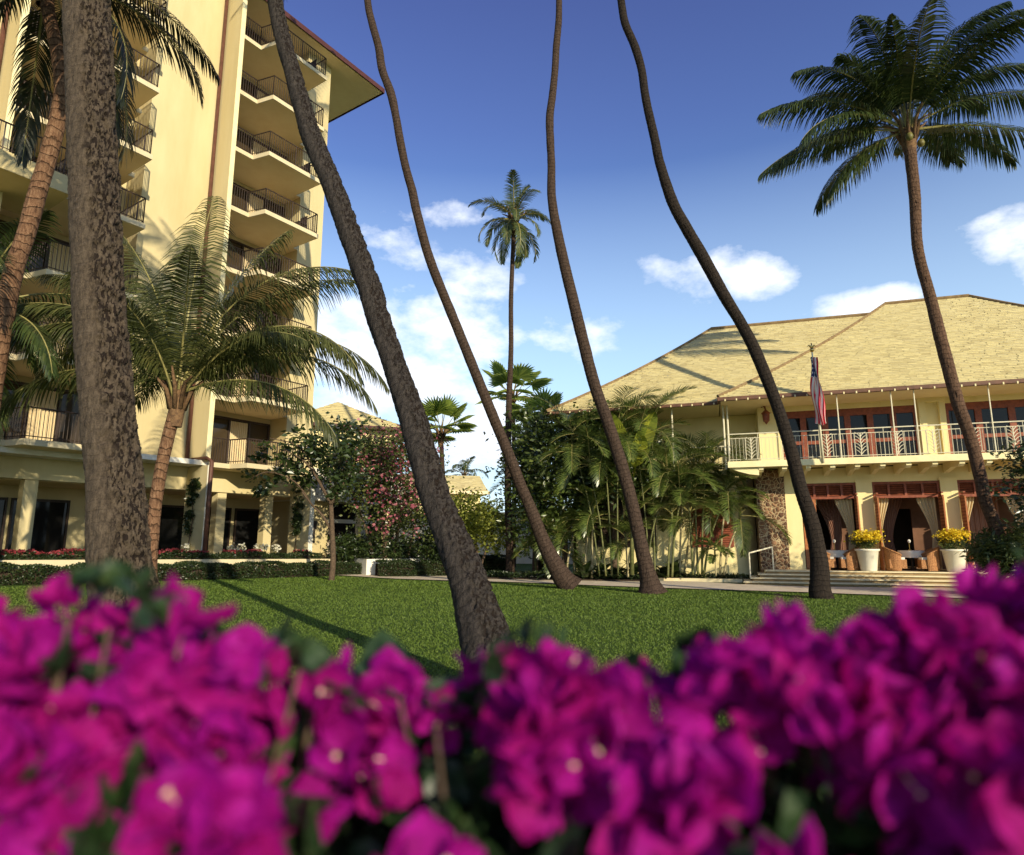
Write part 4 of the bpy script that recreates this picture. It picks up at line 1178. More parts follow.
def white_walls():
    a, b = G(452, 563), G(508, 563.5); a.z = b.z = 0
    t = thing('garden_wall', 'bright white garden wall far behind the yellow green shrub', 'wall', a)
    d = (b - a).normalized(); n = Vector((-d.y, d.x, 0)); L = (b - a).length
    def fr(x, y, z): return a + d * x + n * y + Vector((0, 0, z))
    m = MB(fr); m.box(-8, L + 6, 0, .25, 0, 3.6); m.build('wall', M['white_paint'], t)
    m = MB(fr); m.box(-8.05, L + 6.05, -.06, .31, 3.6, 3.75); m.build('coping', M['beam'], t)
    # planter wall in the middle
    p = G(336, 573.5); t = thing('planter_wall', 'low white planter wall under the pink flowering tree', 'wall', (p.x, p.y, 0))
    q1, q2 = G(366, 576.5), G(452, 574.5)
    m = MB()
    hgt = .78
    for u, v in ((p, q1), (q1, q2)):
        d = (v - u).normalized(); nn = Vector((-d.y, d.x, 0)) * .3
        pts = [u, v, v + nn, u + nn]
        z0, z1 = -.1, hgt
        m.v += [(k.x, k.y, z0) for k in pts] + [(k.x, k.y, z1) for k in pts]; i = len(m.v) - 8
        for f in ((4, 5, 6, 7), (0, 1, 5, 4), (1, 2, 6, 5), (2, 3, 7, 6), (3, 0, 4, 7)): m.f.append(tuple(i + k for k in f)); m.uv += [(0, 0)] * 4; m.mi.append(0)
    m.build('wall', M['white_paint'], t)
    m = MB(); e = G(452, 574.5) + Vector((0, 4, 0)); m.quad((p.x, p.y + .25, hgt - .08), (q1.x, q1.y + .25, hgt - .08), (q2.x, q2.y + .2, hgt - .08), (e.x, e.y, hgt - .08), (p.x, p.y + 4, hgt - .08)); m.build('soil', M['soil'], t)
white_walls()

# ================================================================== hedges
def hedge(name, label, cat, a, b, w, z0, z1, mat, n, lf=.075, flower=None, nfl=0, group=None):
    a, b = Vector(a), Vector(b); d = Vector((b.x - a.x, b.y - a.y, 0)); L = d.length; d.normalize(); nn = Vector((-d.y, d.x, 0))
    t = thing(name, label, cat, (a.x, a.y, a.z), group)
    def hz(u): return a.z + (b.z - a.z) * u
    m = MB()
    K = 16
    for i in range(K):
        u0, u1 = i / K, (i + 1) / K
        p0, p1 = a + d * L * u0 + nn * .1, a + d * L * u1 + nn * .1; q0, q1 = p0 + nn * (w - .2), p1 + nn * (w - .2)
        zt0, zt1 = hz(u0) + z1 - .1, hz(u1) + z1 - .1; zb = -.2
        m.quad((p0.x, p0.y, zb), (p1.x, p1.y, zb), (p1.x, p1.y, zt1), (p0.x, p0.y, zt0))
        m.quad((p0.x, p0.y, zt0), (p1.x, p1.y, zt1), (q1.x, q1.y, zt1), (q0.x, q0.y, zt0))
        m.quad((q1.x, q1.y, zb), (q0.x, q0.y, zb), (q0.x, q0.y, zt0), (q1.x, q1.y, zt1))
    m.build('inner_twigs', M['soil'], t)
    u = RNG.random(n); face = RNG.random(n)
    y = np.where(face < .5, RNG.normal(0, .04, n), RNG.random(n) * w); hh = z0 + (z1 - z0) * np.where(face < .5, RNG.random(n), 1 - .1 * RNG.random(n) ** 2)
    bumpy = .05 * np.sin(u * L * 2.1) + .04 * np.sin(u * L * 5.3 + 1)
    pos = np.stack([a.x + d.x * u * L + nn.x * y, a.y + d.y * u * L + nn.y * y, hz(0) + (hz(1) - hz(0)) * u + hh + bumpy * (hh > (z0 + z1) / 2)], 1)
    V, Fc = leaves(pos, lf, .6); np_mesh('foliage', V, Fc, mat, t)
    if flower:
        k = RNG.choice(n, nfl); top = pos[k][pos[k][:, 2] > np.median(pos[:, 2])] + np.array([0, 0, .05])
        V, Fc = leaves(top, .09, .8, up=.6); np_mesh('flowers', V, Fc, M[flower], t)
    return t
def gh(x, y): return Vector((x, y, ground_h(x, y)))
pA, pB = FL(-17, 2.9, 0), FL(.6, 3.4, 0); pA = gh(pA.x, pA.y); pB = gh(pB.x, pB.y)
hedge('clipped_hedge', 'long clipped dark green hedge on the lawn edge below the red flowers', 'hedge', pA, pB, .8, .0, .55, M['hedge'], 26000)
qA, qB = FL(-17, 2.0, 0), FL(-.3, 2.3, 0)
def low_planter():
    t = thing('raised_planter', 'low white edged planter along the foot of the hotel', 'planter', (qA.x, qA.y, .3))
    d = Vector((qB.x - qA.x, qB.y - qA.y, 0)); L = d.length; d.normalize(); nn = Vector((-d.y, d.x, 0))
    def fr(x, y, z):
        p = Vector((qA.x, qA.y, 0)) + d * x + nn * y; return Vector((p.x, p.y, ground_h(p.x, p.y) + z))
    m = MB(fr)
    K = 12
    for i in range(K): m.box(L * i / K, L * (i + 1) / K, 0, .22, -.2, .68)
    m.build('planter_edge', M['cream_slab'], t)
    m = MB(fr)
    for i in range(K): m.box(L * i / K, L * (i + 1) / K, .22, 1.0, -.2, .6)
    m.build('soil', M['soil'], t)
low_planter()
rA, rB = FL(-17, 1.72, 0), FL(-.6, 2.0, 0); rA = gh(rA.x, rA.y); rB = gh(rB.x, rB.y)
rA.z += .55; rB.z += .55
hedge('flowering_hedge', 'low bed of red flowering shrubs behind the clipped hedge at the hotel', 'hedge', rA, rB, .8, .0, .36, M['hedge'], 16000, .08, 'red_flower', 3600)
a, b = G(378, 577.5), G(456, 576); hedge('clipped_hedge', 'short clipped hedge in front of the low white planter wall', 'hedge', a, b, .9, .0, .68, M['hedge'], 9000, .07)
a, b = G(478, 574.5), G(508, 574); hedge('clipped_hedge', 'small clipped hedge right of the leaning palm near the yellow green shrub', 'hedge', a, b, 1.2, .0, .85, M['hedge'], 4500, .08)

# orchids / white flowers behind the red bed
def orchids():
    for i, x in enumerate((178, 190, 213, 222, 236, 243, 252)):
        a = -6.0 + (x - 205) * .055 + 1.0; p = FL(a, .9, .95)
        t = thing('orchid_plant', 'white orchid spray in front of the ground floor glass, number %s from left' % ['one', 'two', 'three', 'four', 'five', 'six', 'seven'][i], 'orchid', p, 'white orchids by the hotel shopfront')
        t['label'] = 'white orchid spray standing before the dark ground floor windows of the hotel'
        m = MB()
        for k in range(3): m.tube([p + Vector((0, 0, -.4)), p + Vector((.05 * k - .05, .0, .1)), p + Vector((.14 * k - .14, -.05, .35 + .08 * k))], .012, 4, frame=False)
        m.build('stem', M['green_stem'], t)
        V, Fc = leaves(blob_points([(p.x, p.y, p.z + .35, .18, .15, .2)], 60, .3, 12), .10, .9); np_mesh('flowers', V, Fc, M['white_flower'], t)
orchids()

# vines on the garden fins
def vine(a, label):
    p = FL(a - .03, .7, 1.0); t = thing('climbing_vine', label, 'vine', FL(a, .7, .3), 'vines on the garden fins')
    m = MB(FL); m.tube([(a - .03, .8, .3), (a - .04, .7, 1.4), (a - .03, .85, 2.4), (a - .04, .7, 3.6)], .02, 5); m.build('stem', M['stem'], t)
    pts = []
    for k in range(26):
        z = 1.9 + 2.3 * random.random(); w = .12 + .3 * max(0, (z - 1.9) / 2.3)
        c = FL(a - .08, .75 + random.uniform(-w, w), z); pts += [(c.x, c.y, c.z, .14, .14, .18)]
    V, Fc = leaves(blob_points(pts, 1800, .1, 120), .10, .6, up=-.2); np_mesh('foliage', V, Fc, M['leaf_dark'], t)
vine(-6.3, 'dark climbing vine on the garden fin beside the brown drainpipe'); vine(-1.1, 'dark climbing vine on the garden fin nearest the tower corner')

# ================================================================== broadleaf trees and shrubs
def tree(name, label, cat, foot, limbs, blobs, n, lf, mat, stem='stem', group=None, extra=None, aspect=.5, shell=.4, r0=.12):
    t = thing(name, label, cat, foot, group)
    m = MB()
    for L_ in limbs:
        pts = catmull([Vector(p) for p in L_[0]], 5); k = len(pts)
        m.tube(pts, [L_[1] + (L_[2] - L_[1]) * i / (k - 1) for i in range(k)], 7, frame=False)
    m.build('trunk', M[stem], t, True)
    V, Fc = leaves(blob_points(blobs, n, shell), lf, aspect); np_mesh('crown', V, Fc, mat, t)
    if extra:
        em, en, el_, eb = extra; V, Fc = leaves(blob_points(eb, en, .3, 150), el_, .8); np_mesh('flowers', V, Fc, M[em], t)
    return t
def bl(px, py, D, rx, ry, rz=None):
    """blob centred in view at px,py, depth D, radii in metres"""
    c = P(px, py, D); return (c.x, c.y, c.z, rx, rz or rx, ry)

# small branching tree left of centre
D = 26.5; f = P(331, 581, D); f.z = ground_h(f.x, f.y)
L_ = lambda *q: [P(x, y, d) for x, y, d in q]
limbs = [(L_((331, 583, D), (333, 560, D), (332, 530, D), (331, 505, D)), .13, .09),
         (L_((331, 530, D), (322, 515, D), (312, 505, D - .3), (302, 492, D - .6)), .06, .03),
         (L_((331, 505, D), (340, 488, D), (352, 470, D + .5)), .08, .03), (L_((331, 505, D), (318, 480, D - .5), (305, 462, D - .8), (285, 450, D - 1)), .07, .02),
         (L_((331, 508, D), (330, 480, D + .3), (326, 455, D + .5)), .06, .02), (L_((312, 505, D), (295, 482, D - .5), (268, 472, D - 1), (245, 482, D - 1)), .04, .015),
         (L_((322, 485, D), (300, 448, D - 1), (270, 438, D - 1.4)), .04, .015)]
blobs = [bl(300, 455, D - .5, 1.3, .7), (bl(335, 455, D, 1.5, .9)), bl(270, 452, D - 1, .9, .4), bl(262, 478, D - 1, 1.0, .3), bl(320, 480, D, 1.0, .6), bl(352, 468, D + .5, 1.2, .9), bl(290, 470, D, .8, .5), bl(248, 488, D - 1, .7, .2), bl(345, 500, D, .6, .5), bl(275, 497, D - 1, .35, .5), bl(330, 432, D + .4, 1.4, .5)]
tree('spreading_tree', 'small slender tree with dark leaves standing on the lawn before the hotel corner', 'tree', f, limbs, blobs, 2500, .24, M['leaf_dark'], aspect=.55, stem='stem')

# pink bougainvillea tree
D = 31.5; f = P(385, 570, D); f.z = .7
limbs = [(L_((385, 568, D), (384, 530, D), (378, 490, D), (372, 450, D)), .13, .05), (L_((392, 568, D), (398, 530, D), (405, 490, D)), .1, .04), (L_((376, 568, D), (366, 530, D), (352, 490, D)), .09, .03),
         (L_((405, 566, D), (412, 540, D), (420, 500, D)), .07, .03)]
blobs = [bl(375, 465, D, 2.2, 1.5), bl(345, 475, D, 1.5, 1.4), bl(400, 470, D, 2.2, 2.2), bl(395, 510, D, 1.9, 1.6), bl(362, 445, D, 1.6, .7), bl(420, 520, D, 1.3, 1.6), bl(375, 500, D, 1.3, 1.2), bl(412, 440, D, 1.1, 1.2), bl(430, 540, D, 1.0, 1.0), bl(352, 450, D, 1.0, .7)]
fl = [bl(385, 448, D - 1.4, 2.4, 1.5, .6), bl(405, 485, D - 1.5, 2., 1.8, .6), bl(412, 450, D - 1, 1.2, 1.2, .6), bl(400, 520, D - 1.3, 1.6, .8, .5)]
tree('flowering_tree', 'tall loose tree dotted with dusty pink flowers behind the planter wall', 'tree', f, limbs, blobs, 14000, .17, M['leaf_mid'], extra=('pink_flower', 1200, .15, fl), aspect=.6, shell=.3)
for i, (x, y, rx, ry, lb) in enumerate(((350, 552, 1.0, .8, 'dark leafy understorey shrub at the left end of the planter wall'), (392, 551, 1.6, .7, 'dark leafy understorey shrub in the middle of the planter wall'),
                                         (432, 552, 1.3, .9, 'dark leafy understorey shrub at the right end of the planter wall'))):
    c = bl(x, y, 32, rx, ry); tree('leafy_shrub', lb, 'shrub', (c[0], c[1], .7), [([(c[0], c[1], .6), (c[0], c[1], 1.1), (c[0] + .1, c[1], 1.6)], .04, .02)], [c], 3000, .2, M['leaf_dark'], group='shrubs behind the planter wall', aspect=.35)

# yellow-green shrub
D = 30.3; f = P(478, 575, D); f.z = 0
tree('sunlit_shrub', 'bright yellow green shrub in front of the far white wall', 'shrub', f, [(L_((478, 568, D), (476, 545, D), (470, 525, D)), .08, .03), (L_((480, 568, D), (488, 545, D), (495, 525, D)), .07, .03), (L_((476, 568, D), (465, 550, D), (455, 530, D)), .06, .03)],
     [bl(466, 512, D, 1.6, .8), bl(486, 522, D, 1.3, .8), bl(458, 528, D, 1.0, 1.1), bl(500, 540, D, .8, .7), bl(470, 540, D, 1.1, .7)], 6500, .17, M['leaf_yellow'], aspect=.55)

# dense dark trees behind the leaning palms
dk = [(535, 490, 32, 'dark bushy tree between the tall distant palm and the middle leaning palm', [(535, 470, 1.5, 2.2), (528, 500, 1.0, 1.6), (538, 435, 1.2, 1.1), (545, 530, 1.0, 1.2)]),
      (565, 490, 28.6, 'tall dark glossy tree left of the clubhouse corner', [(555, 455, 2.6, 1.9), (575, 430, 2.0, 1.0), (560, 500, 2.4, 1.8), (545, 420, 1.4, .9), (540, 530, 1.4, 1.3), (585, 470, 1.8, 1.9)]),
      (615, 490, 27.6, 'broad dark tree against the left end of the clubhouse', [(605, 445, 1.7, 1.2), (622, 470, 1.5, 1.2), (600, 480, 1.2, 1.0), (650, 450, 1.1, .9), (660, 480, 1.0, .7), (680, 500, .7, .5)])]
for x, y, D, lb, bb in dk:
    f = P(x, 575, D); f.z = 0
    tree('broadleaf_tree', lb, 'tree', f, [([f, P(x, 540, D), P(x - 3, 500, D), P(x + 3, 460, D)], .16, .05), ([P(x, 540, D), P(x + 12, 500, D), P(x + 20, 470, D)], .08, .03)],
         [bl(a, b, D, rx, ry) for a, b, rx, ry in bb], 7500, .24, M['leaf_gloss'], group='dark trees beside the clubhouse', aspect=.45, shell=.3)

# ================================================================== areca-like palm clumps
def cane_palm(label, stems, mats=None, group='clumping palms beside the clubhouse', seed=1, fl=1.7, nf=7, stem='pale_stem', name='cane_palm', lf=.48, r=.042):
    """stems: (foot px, foot py, top px, top py, D)"""
    random.seed(seed)
    f = P(stems[0][0], stems[0][1], stems[0][4]); t = thing(name, label, 'palm tree', (f.x, f.y, max(.05, f.z)), group)
    for (x0, y0, x1, y1, D) in stems:
        a, b = P(x0, y0, D), P(x1, y1, D); mid = a.lerp(b, .5) + Vector(((a.x - b.x) * .15, 0, 0))
        m = MB(); pts = catmull([a, mid, b], 8); m.tube(pts, [r * (1.15 - .45 * i / len(pts)) for i in range(len(pts))], 8, frame=False); m.build('stem', M[stem], t, True)
        m = MB(); m.tube([b - Vector((0, 0, .1)), b + Vector((0, 0, .25)), b + Vector((0, 0, .5))], [r * 1.1, r * 1.2, r * .5], 8, frame=False); m.build('crownshaft', M['green_stem'], t, True)
        for i in range(nf + 1):
            az = i * 2.4 + random.uniform(-.4, .4); el = R(random.uniform(72, 30) if i < nf * .6 else random.uniform(30, -15))
            frond(t, b + Vector((0, 0, .3 - (.5 * random.random() if i >= nf * .6 else 0))), az, el, fl * random.uniform(.8, 1.15), random.uniform(.9, 1.6), mats or [M['areca'], M['rachis']],
                  hang=.30, npair=30, wid=.042, leaf=lf * 1.2, vfold=.55, stalk=.18, rr=.012)
    return t
cane_palm('clump of slender green stemmed palms on the bed before the red louvred window', [(693, 575, 690, 520, 26.4), (698, 575, 695, 495, 26.5), (702, 575, 706, 470, 26.6), (704, 574, 722, 505, 26.5)], seed=2, fl=1.9, nf=8, stem='green_stem')
cane_palm('pale stemmed palm pair leaning right by the rounded clubhouse wall', [(720, 575, 728, 490, 26.5), (724, 575, 740, 520, 26.3)], seed=3, fl=2.0, nf=8)
cane_palm('small low palm at the foot of the rounded wall near the handrail', [(716, 576, 715, 556, 26.0)], seed=4, fl=.8, nf=8, lf=.3, r=.03, name='young_palm')
cane_palm('two pale trunked palms on the bed left of the brown leaning palm foot', [(585, 578, 588, 530, 27.2), (592, 578, 593, 515, 27.0)], seed=5, fl=1.6, nf=9, stem='pale_stem')
cane_palm('pale slanting palm behind the middle leaning palm foot', [(566, 576, 574, 535, 28), (575, 576, 566, 500, 28.3)], seed=6, fl=1.8, nf=8)
cane_palm('tall clumping palms rising to the eave at the left end of the clubhouse', [(612, 576, 605, 455, 26.4), (618, 576, 618, 432, 26.5), (606, 576, 590, 470, 26.3), (600, 576, 572, 440, 26.6)], seed=7, fl=2.3, nf=11, stem='green_stem', r=.034, lf=.55)
cane_palm('tall feathery palms before the clubhouse under its eave', [(650, 576, 638, 455, 26.4), (655, 576, 652, 428, 26.5), (646, 576, 668, 480, 26.2)], seed=8, fl=2.3, nf=11, lf=.55, stem='green_stem', r=.034)
cane_palm('feathery palms spreading over the lanai railing beside the balcony end', [(680, 576, 684, 488, 27.0), (684, 576, 708, 474, 27.2)], seed=9, fl=2.2, nf=9, lf=.5)
cane_palm('slim shaded palms between the tall distant palm and the clubhouse', [(536, 574, 530, 480, 31), (545, 574, 548, 455, 31), (555, 574, 560, 490, 30)], seed=10, fl=2.2, nf=10, stem='green_stem')

cane_palm('low bushy palm in front of the dark tree beside the middle leaning palm', [(560, 577, 558, 545, 27.8), (553, 577, 548, 535, 28.2)], seed=11, fl=1.9, nf=9, lf=.5)
cane_palm('low bushy palm under the dark louvred window of the clubhouse', [(628, 577, 626, 545, 26.6)], seed=12, fl=1.5, nf=9, lf=.42)
cane_palm('leafy palm just right of the brown leaning palm before the bare wall', [(668, 577, 672, 520, 26.4), (672, 577, 680, 500, 26.3)], seed=13, fl=1.9, nf=9, lf=.5, stem='green_stem')
def banana(label, x, y, D, lv):
    f = P(x, y, D); t = thing('broad_leaved_plant', label, 'plant', (f.x, f.y, .05), 'broad leaved plants by the clubhouse eave')
    top = P(x, y - 95, D)
    m = MB(); m.tube([f, f.lerp(top, .5), top], [.09, .07, .05], 8, frame=False); m.build('stem', M['green_stem'], t, True)
    for (px, py, az, w, L) in lv:
        tip = P(px, py, D - .4); m = MB(); N = 10; mid = top.lerp(tip, .5) + Vector((0, 0, .5))
        pts = [((1 - u) ** 2) * top + 2 * u * (1 - u) * mid + u * u * tip for u in [i / N for i in range(N + 1)]]
        side = (tip - top).cross(Vector((0, 1, .3))).normalized(); prev = None
        for i, p in enumerate(pts):
            u = i / N; ww = w * math.sin(math.pi * min(1, .0 + u * 1.0)) ** .6 * (.0 if u < .25 else 1) + .015
            nor = Vector((0, -.12, 0)); cur = (p - side * ww + nor, p, p + side * ww + nor)
            if prev: m.quad(prev[0], prev[1], cur[1], cur[0]); m.quad(prev[1], prev[2], cur[2], cur[1])
            prev = cur
        m.build('leaf', M['banana'], t, True)
banana('plant with a few big sunlit yellow green leaves just under the clubhouse eave', 632, 575, 26.2, [(607, 412, 0, .36, 2), (655, 412, 0, .36, 2), (643, 436, 0, .32, 2), (612, 440, 0, .32, 2)])
banana('plant with sunlit yellow leaves at the left tip of the clubhouse eave', 575, 575, 30.5, [(572, 424, 0, .25, 2), (552, 446, 0, .28, 2), (580, 418, 0, .2, 2)])

def fan_palm(label, x, y0, y1, D, rad, nleaf, seed):
    random.seed(seed); f = P(x, y0, D); top = P(x, y1, D)
    t = thing('fan_palm', label, 'palm tree', (f.x, f.y, 0), 'fan palms on the skyline')
    m = MB(); m.tube([Vector((f.x, f.y, 0)), Vector((f.x + .1, f.y, top.z * .5)), top], [.2, .15, .13], 10, frame=False); m.build('trunk', M['bark_far'], t, True)
    crown_heart(t, top, .15)
    for i in range(nleaf):
        az = i * 2.4 + seed; el = R(random.uniform(75, 20) if i < nleaf * .55 else random.uniform(15, -35))
        d = Vector((math.cos(az) * math.cos(el), math.sin(az) * math.cos(el), math.sin(el)))
        hub = top + Vector((0, 0, .3)) + d * rad * .8
        side = d.cross(Vector((0, 0, 1))).normalized(); nor = side.cross(d)
        m = MB(); m.m = 1; m.tube([top, hub], [.035, .02], 5, frame=False); m.m = 0
        K = 22
        for k in range(K):
            a0, a1 = R(-105 + 210 * k / K), R(-105 + 210 * (k + 1) / K); am = (a0 + a1) / 2
            rl = rad * (.95 - .25 * abs(am) / 1.8) * random.uniform(.9, 1.05)
            pl = lambda a, r, up: hub + (d * math.cos(a) + side * math.sin(a)) * r + nor * up - Vector((0, 0, 1)) * .22 * r * r / rad
            m.quad(hub, pl(a0, rl * .62, -.03 * rad), pl(am, rl * .62, .05 * rad)); m.quad(hub, pl(am, rl * .62, .05 * rad), pl(a1, rl * .62, -.03 * rad))
            m.quad(pl(a0, rl * .62, -.03 * rad), pl(am, rl, 0), pl(am, rl * .62, .05 * rad)); m.quad(pl(am, rl * .62, .05 * rad), pl(am, rl, 0), pl(a1, rl * .62, -.03 * rad))
        m.build('leaf', [M['fan'], M['rachis']], t)
fan_palm('fan palm with bright pleated leaves just right of the thick leaning palm', 441, 570, 436, 38, 1.5, 14, 2)
fan_palm('fan palm with bright pleated leaves behind the tall distant palm', 513, 570, 399, 42, 1.75, 14, 5)
fan_palm('lower fan palm left of the clubhouse eave partly behind the dark trees', 540, 570, 432, 36, 1.5, 13, 8)

# small far palm on the horizon
t, _ = coconut_palm('tiny pale palm far off above the distant low house', [(463, 560, 3), (463, 500, 2.4), (464, 476, 2)], 75, 75, M['bark_far'], M['frond'], 12, 3.4, 12, group=None, foot=0, droop=(1.2, 1.9), npair=20, wid=.12)

# ================================================================== undergrowth
def rosette(name, label, px, py, D, n, L, w, mat, group, seed=1, el=(25, 80)):
    random.seed(seed); c = P(px, py, D); c.z = max(.08, c.z) if c.z < 1.2 else c.z
    t = thing(name, label, 'plant', c, group); m = MB()
    for i in range(n):
        az = i * 2.4 + random.uniform(-.3, .3); e = R(random.uniform(*el)); l = L * random.uniform(.7, 1.1); p = c.copy() + Vector((random.uniform(-.12, .12), random.uniform(-.12, .12), 0)); prev = None
        for j in range(7):
            u = j / 6; d = Vector((math.cos(az) * math.cos(e), math.sin(az) * math.cos(e), math.sin(e))); side = d.cross(Vector((0, 0, 1))).normalized()
            ww = w * (.35 + 1.3 * u if u < .5 else 1 - (u - .5) * 1.9) * .5 + .004
            a_, b_ = p - side * ww, p + side * ww
            if prev: m.quad(prev[0], prev[1], b_, a_)
            prev = (a_, b_); p = p + d * l / 6; e -= .22
    m.build('foliage', mat, t, True)
    return t
wd = ['dark broad leaved plant on the bed %s' % s for s in ('behind the two pale trunked palms', 'left under the dark clubhouse window', 'in the middle under the dark clubhouse window', 'right under the dark clubhouse window',
      'just left of the brown leaning palm foot', 'right of the brown leaning palm foot', 'at the curved clubhouse wall near the green palms', 'behind the middle leaning palm foot')]
for i, x in enumerate((585, 603, 617, 632, 645, 664, 674, 556)):
    rosette('broad_leaved_plant', wd[i], x, 577, 27.0 + .15 * (i % 3), 22, 1.0, .26, M['leaf_dark'], 'dark bedding plants before the clubhouse', seed=20 + i)
def groundcover():
    n = 9000; u = RNG.random(n); s = -16.3 + 11 * u; o = -1.5 + 1.9 * RNG.random(n)
    keep = (s < -9.4) | (o > -.5); s, o = s[keep], o[keep]
    pos = np.stack([OR_[0] + s * E1[0] + o * E2[0], OR_[1] + s * E1[1] + o * E2[1], .1 + .14 * RNG.random(len(s))], 1)
    V, Fc = leaves(pos, .13, .45, up=.6); o_ = np_mesh('ground_cover', V, Fc, M['hedge']); setp(o_, 'low dark green ground cover on the planting bed', 'ground cover', kind='stuff')
groundcover()
def ring_bed(px, py, D, label):
    c = G(px, py); t = MB(); t.lathe(Vector((c.x, c.y, .03)), [(0.0, .06), (.5, .05), (.8, 0)], 20); o = t.build('soil_ring', M['soil'], None, True); setp(o, kind='structure')
ring_bed(510, 577, 30, '')

# right edge: plants and a leafy branch
D = 17
f = P(1075, 600, D); f.z = 0
tree('overhanging_tree', 'dark leafy tree reaching in from the right edge over the terrace', 'tree', f, [([f, P(1072, 560, D), P(1065, 510, D), P(1050, 480, D)], .14, .06), (L_((1060, 500, D), (1040, 488, D), (1015, 482, D)), .05, .02)],
     [bl(1030, 478, D, .75, .55), bl(1055, 470, D, 1.2, .9), bl(1075, 500, D, 1.2, 1.0), bl(1090, 460, D, 1.4, 1.2)], 5200, .17, M['leaf_dark'], aspect=.35)
sl = ['leafy shrub at the foot of the right palm, farthest left', 'leafy shrub with orange tips right of the second flower pot', 'leafy shrub at the right edge behind the magenta flowers']
for i, (x, y, rx, ry) in enumerate(((992, 548, .7, .45), (1010, 552, .8, .6), (1030, 545, .9, .7))):
    c = bl(x, y, 19.5 - .4 * i, rx, ry); tree('leafy_shrub', sl[i], 'shrub', (c[0], c[1], .05), [([(c[0], c[1], 0), (c[0] + .05, c[1], .5), (c[0], c[1], 1.0)], .03, .015)], [c, (c[0], c[1], .5, rx * .8, rx * .8, .5)], 1500, .22, M['leaf_mid'], group='shrubs at the right palm foot', aspect=.28)
for i, x in enumerate((975, 1000)):
    rosette('spiky_plant', ['spiky green plant beside the second flower pot', 'spiky green plant left of the right palm foot'][i], x, 556, 20.5, 26, 1.0, .06, M['areca'], 'spiky plants by the terrace', seed=40 + i)

# ================================================================== COCONUT PALMS
TALL = 'coconut palms on the lawn'
# thick upright palm at left front
coconut_palm('massive upright grey palm trunk in the left foreground with a pitted right flank', 
    [(139, 700, 90), (133, 650, 76), (125, 600, 66), (120, 565, 59), (116, 500, 53), (113, 463, 51), (107, 400, 50), (103, 355, 49), (99, 300, 46.5), (95, 200, 45), (92, 140, 44), (90.5, 94, 43), (86.5, 0, 42), (83, -120, 40), (83, -240, 38), (88, -380, 35)],
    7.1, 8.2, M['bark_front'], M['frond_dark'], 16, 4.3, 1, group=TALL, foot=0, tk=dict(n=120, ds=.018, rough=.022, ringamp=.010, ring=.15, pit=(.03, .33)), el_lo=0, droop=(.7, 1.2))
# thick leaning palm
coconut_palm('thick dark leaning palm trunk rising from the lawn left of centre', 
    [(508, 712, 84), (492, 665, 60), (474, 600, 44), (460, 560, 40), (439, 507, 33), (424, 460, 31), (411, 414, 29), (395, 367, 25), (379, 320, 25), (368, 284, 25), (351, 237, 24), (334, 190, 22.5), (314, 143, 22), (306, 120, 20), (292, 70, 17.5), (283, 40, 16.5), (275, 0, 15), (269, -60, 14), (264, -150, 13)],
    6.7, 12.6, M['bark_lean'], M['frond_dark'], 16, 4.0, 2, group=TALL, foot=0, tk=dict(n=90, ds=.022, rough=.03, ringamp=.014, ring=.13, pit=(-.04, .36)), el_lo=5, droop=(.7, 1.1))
coconut_palm('slender palm curving up left from the path edge, right of the tall distant palm',
    [(572, 588, 36), (561, 575, 24), (545, 545, 16), (530, 507, 13), (520, 484, 12.5), (511, 460, 12), (492, 414, 11.5), (473, 367, 11), (454, 320, 10.5), (430, 260, 10), (417, 213, 9.2), (412, 190, 9), (405.6, 167, 8.4), (400, 140, 8.4), (396, 117, 8), (391, 94, 9), (382.3, 70, 8.4), (378.6, 47, 8), (372, 23, 7.8), (367.6, 0, 7), (364, -60, 7), (362, -110, 6.5)],
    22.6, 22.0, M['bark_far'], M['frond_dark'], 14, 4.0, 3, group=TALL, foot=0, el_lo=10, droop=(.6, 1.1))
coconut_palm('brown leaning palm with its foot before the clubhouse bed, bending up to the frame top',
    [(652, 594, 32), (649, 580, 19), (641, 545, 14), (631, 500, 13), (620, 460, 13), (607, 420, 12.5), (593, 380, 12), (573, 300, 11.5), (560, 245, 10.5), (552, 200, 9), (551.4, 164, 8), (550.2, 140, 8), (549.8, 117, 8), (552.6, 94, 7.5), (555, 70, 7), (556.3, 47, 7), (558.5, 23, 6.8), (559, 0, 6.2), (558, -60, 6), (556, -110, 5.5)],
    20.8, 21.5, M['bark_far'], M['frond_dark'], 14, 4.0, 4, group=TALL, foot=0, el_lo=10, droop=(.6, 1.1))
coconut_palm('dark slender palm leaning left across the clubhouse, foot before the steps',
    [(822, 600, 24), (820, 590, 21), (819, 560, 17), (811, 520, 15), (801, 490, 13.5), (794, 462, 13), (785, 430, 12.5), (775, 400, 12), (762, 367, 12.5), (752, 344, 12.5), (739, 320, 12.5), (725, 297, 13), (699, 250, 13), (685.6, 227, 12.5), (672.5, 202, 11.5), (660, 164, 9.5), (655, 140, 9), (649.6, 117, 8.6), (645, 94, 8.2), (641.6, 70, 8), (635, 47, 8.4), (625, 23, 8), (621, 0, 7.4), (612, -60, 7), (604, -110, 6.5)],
    18.8, 19.6, M['bark_dark'], M['frond_dark'], 14, 4.0, 5, group=TALL, foot=0, el_lo=10, droop=(.6, 1.1))
